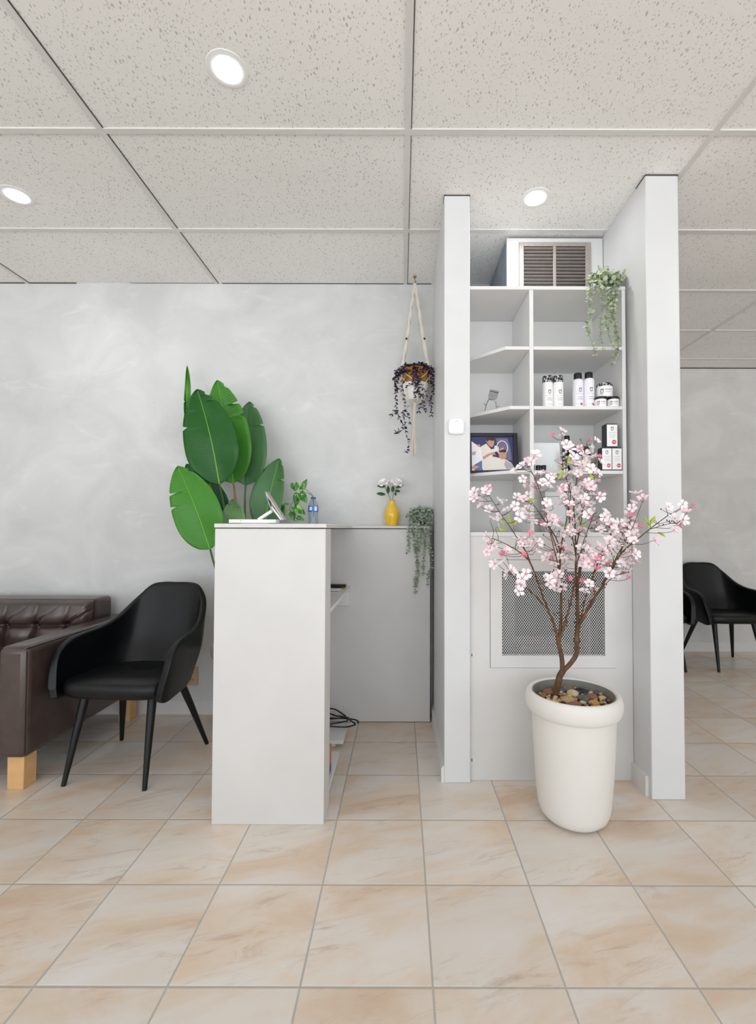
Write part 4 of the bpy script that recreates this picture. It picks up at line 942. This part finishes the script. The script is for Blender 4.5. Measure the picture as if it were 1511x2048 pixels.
def box_item(u0, u1, z, H, Y, label):
    x0, x1 = px(u0, 900, Y).x, px(u1, 900, Y).x; w = x1-x0; c = ((x0+x1)/2, Y+w/2, z)
    z += .0006; t = thing('product_box', label, 'box', c, 'white product boxes')
    b = B(); b.box(x0, x1, Y, Y+w, z, z+H); b.build('carton', mat('charcoal carton', '33353a', .5), t, bevel=.0008)
    b = B(); b.box(x0+.0016, x1-.0012, Y-.0008, Y-.0001, z+.005, z+H-.005); b.build('front_label', M_WHITE, t, smooth=False)
    b = B(); xc = (x0+x1)/2; P = lambda uu, v: Vector((xc+uu, Y-.0013, z+H*.78+v)); logo(b, P, H*.085)
    for zz, hw_, th in ((.60, .34, .0012), (.52, .30, .0008), (.47, .30, .0008), (.42, .26, .0008)): b.add([(xc-w*hw_, Y-.0013, z+H*zz), (xc+w*hw_, Y-.0013, z+H*zz), (xc+w*hw_, Y-.0013, z+H*zz+th), (xc-w*hw_, Y-.0013, z+H*zz+th)], [(0, 1, 2, 3)], 1)
    q = 18; cc = (xc+w*.18, z+H*.22); b.add([(cc[0]+w*.2*math.cos(2*PI*i/q), Y-.0013, cc[1]+w*.2*math.sin(2*PI*i/q)) for i in range(q)], [tuple(range(q))], 2)
    b.add([(cc[0]-w*.12, Y-.0016, cc[1]-.0012), (cc[0]+w*.12, Y-.0016, cc[1]-.0012), (cc[0]+w*.12, Y-.0016, cc[1]+.0012), (cc[0]-w*.12, Y-.0016, cc[1]+.0012)], [(0, 1, 2, 3)], 3)
    b.build('print', [M_BLACK, M_INKL, M_RED, M_WHITE], t, smooth=False, recalc=False)
Zc = SZ[3]
box_item(1202.8, 1222.6, Zc, .110, 2.178, 'lower white product box with red dot, farther from the side panel')
box_item(1222.9, 1242.7, Zc, .110, 2.178, 'lower white product box with red dot, against the side panel')
box_item(1212.5, 1234.5, Zc+.1108, .113, 2.179, 'white product box with red dot on top of two others')
cp = px(1096, 905, 2.27)
b = B(); x0, x1 = px(1069.5, 900, 2.26).x, px(1122, 900, 2.26).x; b.hexa(((x0+x1)/2, 2.255, Zc+.002), ((x0+x1)/2, 2.29, Zc+.152), (1, 0, 0), w=(.004, x1-x0))
tag(b.build('blank_card', M_CARD, None, ((x0+x1)/2, 2.26, Zc), bevel=.0008), 'blank bluish white card leaning on the shelf next to the divider', 'card')
def tin(u0, u1, H, Y, label):
    x0, x1 = px(u0, 930, Y).x, px(u1, 930, Y).x; r = (x1-x0)/2; c = ((x0+x1)/2, Y, Zc+.0006); t = thing('tin', label, 'tin', c, 'small black tins')
    b = B(); b.lathe(c, [(.001, 0), (r*.95, 0), (r*.95, H*.5), (r, H*.52)], 24, cap=False); b.build('base', M_BLACK, t)
    b = B(); b.lathe(c, [(r, H*.52), (r, H-.001), (r*.95, H), (.001, H)], 24, cap=False); b.build('lid', M_BLACK, t)
tin(1070.8, 1080.5, .026, 2.195, 'small black tin touching the shelf divider'); tin(1081, 1091.5, .026, 2.195, 'small black tin in front of the blank card, a step from the divider')
bottle(1150.5, Zc, 2.24, 18, 'white bottle with black cap behind the blossoms, nearer the blank card', 'black capped white bottles', 0, 0, .122, .042, .003, M_WHITE, M_BLACK)
bottle(1170, Zc, 2.24, 18.5, 'white bottle with black cap behind the blossoms, nearer the product boxes', 'black capped white bottles', 0, 0, .122, .042, .003, M_WHITE, M_BLACK)
bottle(1132.5, Zc, 2.33, 11, 'tall slim black bottle at the back of the shelf, behind the blossoms', None, 0, 0, .195, .06, .003, M_BLACK, M_BLACK, 'styling_bottle')
bottle(1128.5, Zc, 2.235, 10, 'short dark grey bottle beside the blank card', None, 0, 0, .11, .04, .003, mat('dark grey bottle', '4c4e52', .4), M_BLACK, 'styling_bottle')
# white box at the back of the lowest compartment
x0, x1 = px(1090, 1020, 2.42).x, px(1131, 1020, 2.42).x
wb = thing('storage_box', 'plain white box on the cabinet top at the back, behind the blossoms', 'box', ((x0+x1)/2, 2.45, SZ[4]))
b = B(); b.box(x0, x1, 2.42, 2.50, SZ[4]+.001, SZ[4]+.185); b.build('body', M_WHITE, wb, bevel=.003); b = B(); b.box(x0-.002, x1+.002, 2.418, 2.502, SZ[4]+.186, SZ[4]+.212); b.build('lid', M_WHITE, wb, bevel=.003)
# vintage hand clipper
Yc = 2.28
def v8(u, v, Y=Yc): return px(930+u/10.24, 760+v/10.24, Y)
hc = thing('hand_clipper', 'old chrome hand hair clipper standing on the angled shelf', 'hair clipper', tuple(v8(520, 640)))
def plate(poly, th, name, par, m=M_CHROME, y=0):
    b = B(); k = len(poly); f = [v8(u, v)+Vector((0, y-th/2, 0)) for u, v in poly]; bk = [p+Vector((0, th, 0)) for p in f]
    b.add(f+bk, [tuple(range(k)), tuple(range(k, 2*k))[::-1]]+[(i, k+i, k+(i+1) % k, (i+1) % k) for i in range(k)]); return b.build(name, m, par, bevel=.0008)
hd = plate([(500, 235), (668, 280), (650, 375), (600, 400), (545, 415), (490, 390), (475, 320)], .012, 'head', hc)
plate([(512, 192), (684, 240), (676, 272), (500, 226)], .016, 'comb', hc)
b = B(); M = frame(Vector((0, -1, 0))); c0 = v8(562, 335)
for r, dy in ((.0085, .009), (.004, .012)): b.tube([c0+Vector((0, -.004, 0)), c0+Vector((0, -dy, 0))], r, 16)
b.build('screw', M_CHROME, hd)
for pts, rest in (([(490, 385), (455, 450), (430, 520), (410, 590), (395, 640)], [(425, 515), (400, 505), (378, 470)]), ([(605, 395), (622, 450), (628, 510), (636, 560), (642, 598)], [(630, 545), (660, 552), (700, 535)])):
    b = B(); b.tube(spline([v8(u, v) for u, v in pts], 5), [.0032, .0018], 8); b.tube(spline([v8(u, v) for u, v in rest], 5), [.002, .0012], 7); b.build('handle', M_CHROME, hc)
# framed photograph
Yp = 2.285
pf = thing('photo_frame', 'black framed photo of a barber cutting hair, leaning on the angled shelf', 'picture', (.455, Yp, Zc))
FW, FH = .252, .203; fx = .580-FW; lean = .10
def FP(u, v, dd=0.0):
    "u, v in frame coordinates (0..1), dd in front of the print"
    z = v*FH; return Vector((fx+u*FW, Yp+z*lean-dd, Zc+.001+z))
def fbar(b, u0, u1, v0, v1, d0, d1):
    vs = [FP(u, v, d) for d in (d0, d1) for v in (v0, v1) for u in (u0, u1)]; b.add(vs, [(0, 2, 3, 1), (4, 5, 7, 6), (0, 1, 5, 4), (2, 6, 7, 3), (0, 4, 6, 2), (1, 3, 7, 5)])
b = B(); e = .085; ev = .10
for u0, u1, v0, v1 in ((0, e, 0, 1), (1-e, 1, 0, 1), (e, 1-e, 0, ev*.55), (e, 1-e, 1-ev*.9, 1)): fbar(b, u0, u1, v0, v1, -.008, .008)
b.build('frame', M_BLACK, pf, bevel=.0015)
b = B(); fbar(b, .02, .98, .02, .98, -.016, -.009); b.build('backing', M_BLACK, pf, smooth=False)
PMS = [mat('print navy', '2c2f6b', .3), mat('print cream', 'e4ded6', .3), mat('print skin', 'c98f78', .3), mat('print dark', '23222c', .3), mat('print violet', '6d6685', .3), mat('print blue', '5a6f9c', .3), mat('print white', 'f0eef2', .3), mat('print pink', 'd99a8c', .3), mat('print grey', 'b3abb0', .3)]
b = B()
def PU(u, v):
    "region pixel of the photograph crop to frame coordinates"
    p = v8(u, v, Yp); return ((p.x-fx)/FW, (p.z-Zc-.001)/FH)
lay = [0]
def poly(pts, mi):
    lay[0] += 1; vs = [FP(*PU(u, v), dd=.0003+lay[0]*.00006) for u, v in pts]
    b.add(vs, [tuple(range(len(vs)))], mi)
def ell(u, v, ru, rv, mi, n=20): poly([(u+ru*math.cos(2*PI*i/n), v+rv*math.sin(2*PI*i/n)) for i in range(n)], mi)
lay[0] = 0
vs = [FP(e*.9, ev*.5, .0002), FP(1-e*.9, ev*.5, .0002), FP(1-e*.9, 1-ev*.8, .0002), FP(e*.9, 1-ev*.8, .0002)]; b.add(vs, [(0, 1, 2, 3)], 0)
poly([(640, 1180), (880, 1180), (940, 1420), (960, 1640), (860, 1640), (700, 1500)], 4)
ell(765, 1380, 122, 155, 1); ell(765, 1375, 103, 133, 4)
poly([(-30, 1200), (110, 1220), (200, 1290), (330, 1370), (380, 1480), (360, 1820), (300, 1860), (-60, 1860)], 6)
poly([(230, 1310), (320, 1315), (300, 1370), (250, 1345)], 7); poly([(140, 1470), (225, 1450), (215, 1520), (150, 1540)], 8)
poly([(180, 1740), (345, 1640), (350, 1850), (190, 1860)], 5); poly([(40, 1800), (170, 1750), (300, 1770), (190, 1830)], 7)
poly([(330, 1350), (445, 1290), (540, 1410), (600, 1400), (610, 1330), (690, 1360), (700, 1440), (580, 1480), (560, 1560), (740, 1600), (830, 1620), (940, 1690), (1010, 1790), (960, 1830), (360, 1850), (350, 1620), (480, 1520), (350, 1590)], 1)
poly([(360, 1570), (480, 1500), (545, 1480), (600, 1470), (645, 1490), (630, 1525), (520, 1530), (370, 1630)], 2)
poly([(445, 1300), (480, 1290), (555, 1370), (545, 1420)], 3)
poly([(440, 1240), (450, 1180), (520, 1165), (600, 1190), (605, 1270), (580, 1350), (540, 1370), (480, 1320)], 2); poly([(445, 1225), (450, 1165), (530, 1150), (610, 1170), (605, 1225), (560, 1235), (500, 1215), (470, 1255)], 3)
ell(770, 1540, 78, 82, 2); poly([(690, 1450), (740, 1420), (820, 1415), (850, 1440), (845, 1480), (780, 1475), (720, 1470)], 3); ell(802, 1545, 14, 22, 7)
poly([(600, 1470), (640, 1470), (685, 1490), (670, 1525), (630, 1515)], 3); poly([(740, 1390), (790, 1370), (800, 1405), (700, 1445)], 7)
poly([(820, 1640), (930, 1700), (1010, 1790), (850, 1830), (800, 1740)], 8)
b.build('photo_print', PMS, pf, smooth=False, recalc=False)

# ------------------------------------------------------------------ sofa
so = thing('sofa', 'dark brown button-tufted leather sofa on light wooden legs, against the wall', 'sofa', (-2.5, 2.48, 0))
AX0, AX1, AY0, AY1, AZ0, AZ1 = -1.785, -1.648, 2.05, 2.885, .148, .640
def rbox(x0, x1, y0, y1, z0, z1, name, m=M_BROWN, par=so, bev=.02, seg=4):
    b = B(); b.box(x0, x1, y0, y1, z0, z1); return b.build(name, m, par, bevel=bev, seg=seg)
SXL = -3.42
arm = rbox(AX0, AX1, AY0, AY1, AZ0, AZ1, 'arm', bev=.03); arm2 = rbox(SXL-.137, SXL, AY0, AY1, AZ0, AZ1, 'arm', bev=.022)
def piping(pts, par): b = B(); b.tube(spline(pts, 4), .0032, 6); b.build('piping', M_PIPING, par)
for ar, x0, x1 in ((arm, AX0, AX1), (arm2, SXL-.137, SXL)):
    for x, s in ((x1-.0092, 1), (x0+.0092, -1)):
        piping([(x, AY0+.0092, AZ0+.02), (x, AY0+.0092, AZ1-.06), (x-s*.001, AY0+.010, AZ1-.032), (x-s*.004, AY0+.016, AZ1-.016), (x-s*.001, AY0+.034, AZ1-.0095), (x, AY0+.07, AZ1-.0092), (x, AY1-.04, AZ1-.0092)], ar)
rbox(SXL+.001, AX0-.001, 2.10, 2.84, .155, .30, 'base', bev=.01)
rbox(SXL+.001, AX0-.001, 2.80, 2.885, .301, .60, 'back_frame', bev=.015)
def tufted(x0, x1, z0, z1, yf, axis, bx_, bz_, name, thick, dep):
    "cushion with a tufted face; face in the x-z plane (axis 'y') or the x-y plane (axis 'z')"
    NX, NZ = 460, 72; rows = []
    def hgt(x, z):
        ex = min(x-x0, x1-x); ez = min(z-z0, z1-z)
        h = dep*(min(1, ex/.035)*(2-min(1, ex/.035)))*(min(1, ez/.03)*(2-min(1, ez/.03)))
        for zb_ in bz_: h -= dep*.62*math.exp(-((z-zb_)/.012)**2)*(1 if x < bx_[-1]+.02 else .35)
        zz_ = bz_[0]; per = bx_[1]-bx_[0]; cs = .5+.5*math.cos(2*PI*(x-bx_[0])/per)
        if z < zz_: h -= dep*.55*cs**2*min(1, (zz_-z)/.02); h += dep*.35*math.exp(-((z-zz_+.06)/.05)**2)
        else: h -= dep*.40*cs**3*math.exp(-(z-zz_)/.05)*min(1, (z-zz_)/.01); h += dep*.25*math.exp(-((z-zz_-.05)/.045)**2)
        for xb in bx_:
            for zb_ in bz_:
                h -= dep*.9*math.exp(-((x-xb)**2+(z-zb_)**2)/.018**2)
                if z < zb_: h -= dep*.55*math.exp(-((x-xb+ (zb_-z)*.12)/.010)**2)*min(1, (zb_-z)/.01)
                else:
                    dz_ = z-zb_; f = math.exp(-dz_/.045)
                    h -= dep*.45*f*math.exp(-((x-xb-dz_*.25)/.008)**2); h -= dep*.35*f*math.exp(-((x-xb-dz_*1.2)/.010)**2)
        if x > bx_[-1] and z > bz_[-1]: h -= dep*.25*math.exp(-(((z-bz_[-1])-(x-bx_[-1])*.62)/.008)**2)
        return h
    for j in range(NZ+1):
        z = z0+(z1-z0)*j/NZ; row = []
        for i in range(NX+1):
            x = x0+(x1-x0)*i/NX; h = hgt(x, z)
            row.append(Vector((x, yf-h, z)) if axis == 'y' else Vector((x, z, yf+h)))
        rows.append(row)
    b = B(); b.sheet(rows)
    return b.build(name, M_BROWN, so)
bxs = [-1.930-.176*k for k in range(8)][::-1]
bc = rbox(SXL+.003, AX0-.003, 2.70, 2.878, .601, .752, 'back_rest', bev=.026)
bc2 = rbox(SXL+.003, AX0-.003, 2.70, 2.798, .43, .602, 'back_rest', bev=.006)
tf = tufted(SXL+.006, AX0-.006, .435, .748, 2.70, 'y', bxs, (.605,), 'tufted_cushion', .1, .044)
for xb in bxs:
    b = B(); b.ball((xb, 2.692, .605), (.009, .005, .009), 10, 7); b.build('button', M_PIPING, tf)
piping([(SXL+.02, 2.6985, .605), (-2.6, 2.6985, .605), (-1.93, 2.6985, .605)], tf)
piping([(SXL+.02, 2.7072, .7445), (-2.6, 2.7072, .7445), (AX0-.045, 2.7072, .7445), (AX0-.020, 2.7065, .740), (AX0-.0115, 2.7068, .722), (AX0-.0105, 2.7072, .64)], bc)
rbox(SXL+.003, AX0-.003, 2.06, 2.695, .301, .42, 'seat_cushion', bev=.03)
for x, y in ((-1.716, 2.12), (-1.668, 2.845), (-3.49, 2.12), (-3.49, 2.845)):
    b = B(); w0 = .0375 if y < 2.3 else .035; b.add([(x+sx*w0, y+sy*w0, .150) for sx, sy in ((-1, -1), (1, -1), (1, 1), (-1, 1))]+[(x+sx*w0*.98, y+sy*w0*.98, 0) for sx, sy in ((-1, -1), (1, -1), (1, 1), (-1, 1))], [(0, 1, 2, 3), (7, 6, 5, 4)]+[(i, i+4, (i+1) % 4+4, (i+1) % 4) for i in range(4)])
    b.build('leg', M_WOOD, so, bevel=.003)

# ------------------------------------------------------------------ black tub chairs
def make_chair(label):
    t = thing('tub_chair', label, 'chair', (0, 0, 0), 'black tub chairs')
    # seat: superellipse rings
    def ring(sc_, z, dz=0):
        r = []
        for j in range(48):
            a = 2*PI*j/48; ca, sa = math.cos(a), math.sin(a)
            x = .250*math.copysign(abs(ca)**.36, ca); y = .222*math.copysign(abs(sa)**.36, sa)
            x *= 1-.24*max(0, y/.222); r.append(Vector((x*sc_, y*sc_-.014, z-.012*max(0, y/.225)*1.2+dz)))
        return r
    b = B(); rows = [ring(.02, .388), ring(.80, .388), ring(.95, .393), ring(.985, .405), ring(1.0, .425), ring(.995, .442), ring(.97, .456), ring(.93, .463), ring(.6, .468), ring(.3, .466), ring(.02, .465)]
    b.sheet(rows, closeu=True); b.build('seat', M_BLACK_LEATHER, t, angle=1.2)
    X = [0, .075, .14, .195, .232, .252, .266, .274, .276, .268]; Y = [.232, .230, .220, .190, .130, .05, -.04, -.125, -.195, -.232]
    ZT = [.862, .862, .847, .782, .700, .662, .650, .632, .575, .430]; ZB = [.395, .395, .395, .395, .393, .39, .386, .380, .376, .392]
    rows = []; NS = 40; NT_ = 14
    ss = [(-1+2*i/(2*NS)) for i in range(2*NS+1)]
    for k in range(NT_+1):
        tt = k/NT_; row = []
        for s in ss:
            a = abs(s); sg = -1 if s < 0 else 1
            x, y, zt_, zb_ = cr1(X, a), cr1(Y, a), cr1(ZT, a), cr1(ZB, a)
            if a < .001: x = 0
            z = zb_+(zt_-zb_)*tt; q = max(0, min(1, (z-.39)/.2)); kin = .80+.20*math.sin(q*PI/2)
            wb = max(0, min(1, (y+.02)/.22)); kk = 1-(1-kin)*(.35+.65*wb)
            yy = y*kk if y > 0 else y+.02*(1-q)*0
            row.append(Vector((sg*x*kk, yy+max(0, z-.46)*.24*wb, z)))
        rows.append(row)
    b = B(); b.sheet(rows); b.build('shell', M_BLACK_LEATHER, t, solid=.034, sub=2, recalc=False)
    for (x, y), (tx, ty) in (((-.193, -.228), (-.165, -.135)), ((.193, -.228), (.165, -.135)), ((-.245, .226), (-.15, .105)), ((.245, .226), (.15, .105))):
        b = B(); b.tube([(x, y, 0), (x+(tx-x)*.03, y+(ty-y)*.03, .012), (x+(tx-x)*.55, y+(ty-y)*.55, .22), (tx, ty, .392)], [.0095, .0105, .0165, .0205], 14); b.build('leg', M_LEG, t)
    return t
ch = make_chair('black leatherette tub chair beside the brown sofa and the reception counter')
for loc, rz, lab in (((2.797, 4.035, 0), 0, 'black tub chair in full view against the far wall beyond the partition'), ((2.142, 4.035, 0), 0, 'black tub chair mostly hidden behind the partition, showing only an arm and leg')):
    c = copy_tree(ch); c.location = loc; c.rotation_euler = (0, 0, rz); c['label'] = lab
ch.location = (-1.312, 2.325, 0); ch.rotation_euler = (0, 0, -.085)

# ------------------------------------------------------------------ daylight and view
w = bpy.data.worlds.new('world'); sc.world = w; w.use_nodes = True
wt = w.node_tree; bg = wt.nodes['Background']
tc = wt.nodes.new('ShaderNodeTexCoord'); sx_ = wt.nodes.new('ShaderNodeSeparateXYZ'); wt.links.new(tc.outputs['Generated'], sx_.inputs[0])
rp_ = wt.nodes.new('ShaderNodeValToRGB'); wt.links.new(sx_.outputs[2], rp_.inputs[0])      # extra glow added below the horizon to lift the ceiling, pale sky above
rp_.color_ramp.elements[0].position = -0.0; rp_.color_ramp.elements[0].color = (.935, .967, 1.0, 1); rp_.color_ramp.elements[1].position = .06; rp_.color_ramp.elements[1].color = (.485, .53, .565, 1)
wt.links.new(rp_.outputs[0], bg.inputs[0]); bg.inputs[1].default_value = 6.4
pl = bpy.data.lights.new('window_portal', 'AREA'); pl.shape = 'RECTANGLE'; pl.size = 11.8; pl.size_y = 2.35; pl.cycles.is_portal = True
po = bpy.data.objects.new('window_portal', pl); COL.objects.link(po); po.location = (.1, -3.19, 1.42); po.rotation_euler = (PI/2, 0, 0)
sc.view_settings.view_transform = 'Standard'; sc.view_settings.look = 'None'; sc.view_settings.gamma = 1.0; sc.view_settings.use_curve_mapping = False
sc.view_settings.exposure = -0.56
sc.cycles.max_bounces = 10; sc.cycles.diffuse_bounces = 7; sc.cycles.glossy_bounces = 4; sc.cycles.transmission_bounces = 8
sc.cycles.sample_clamp_indirect = 6.0; sc.cycles.use_denoising = True; sc.cycles.caustics_reflective = False; sc.cycles.caustics_refractive = False
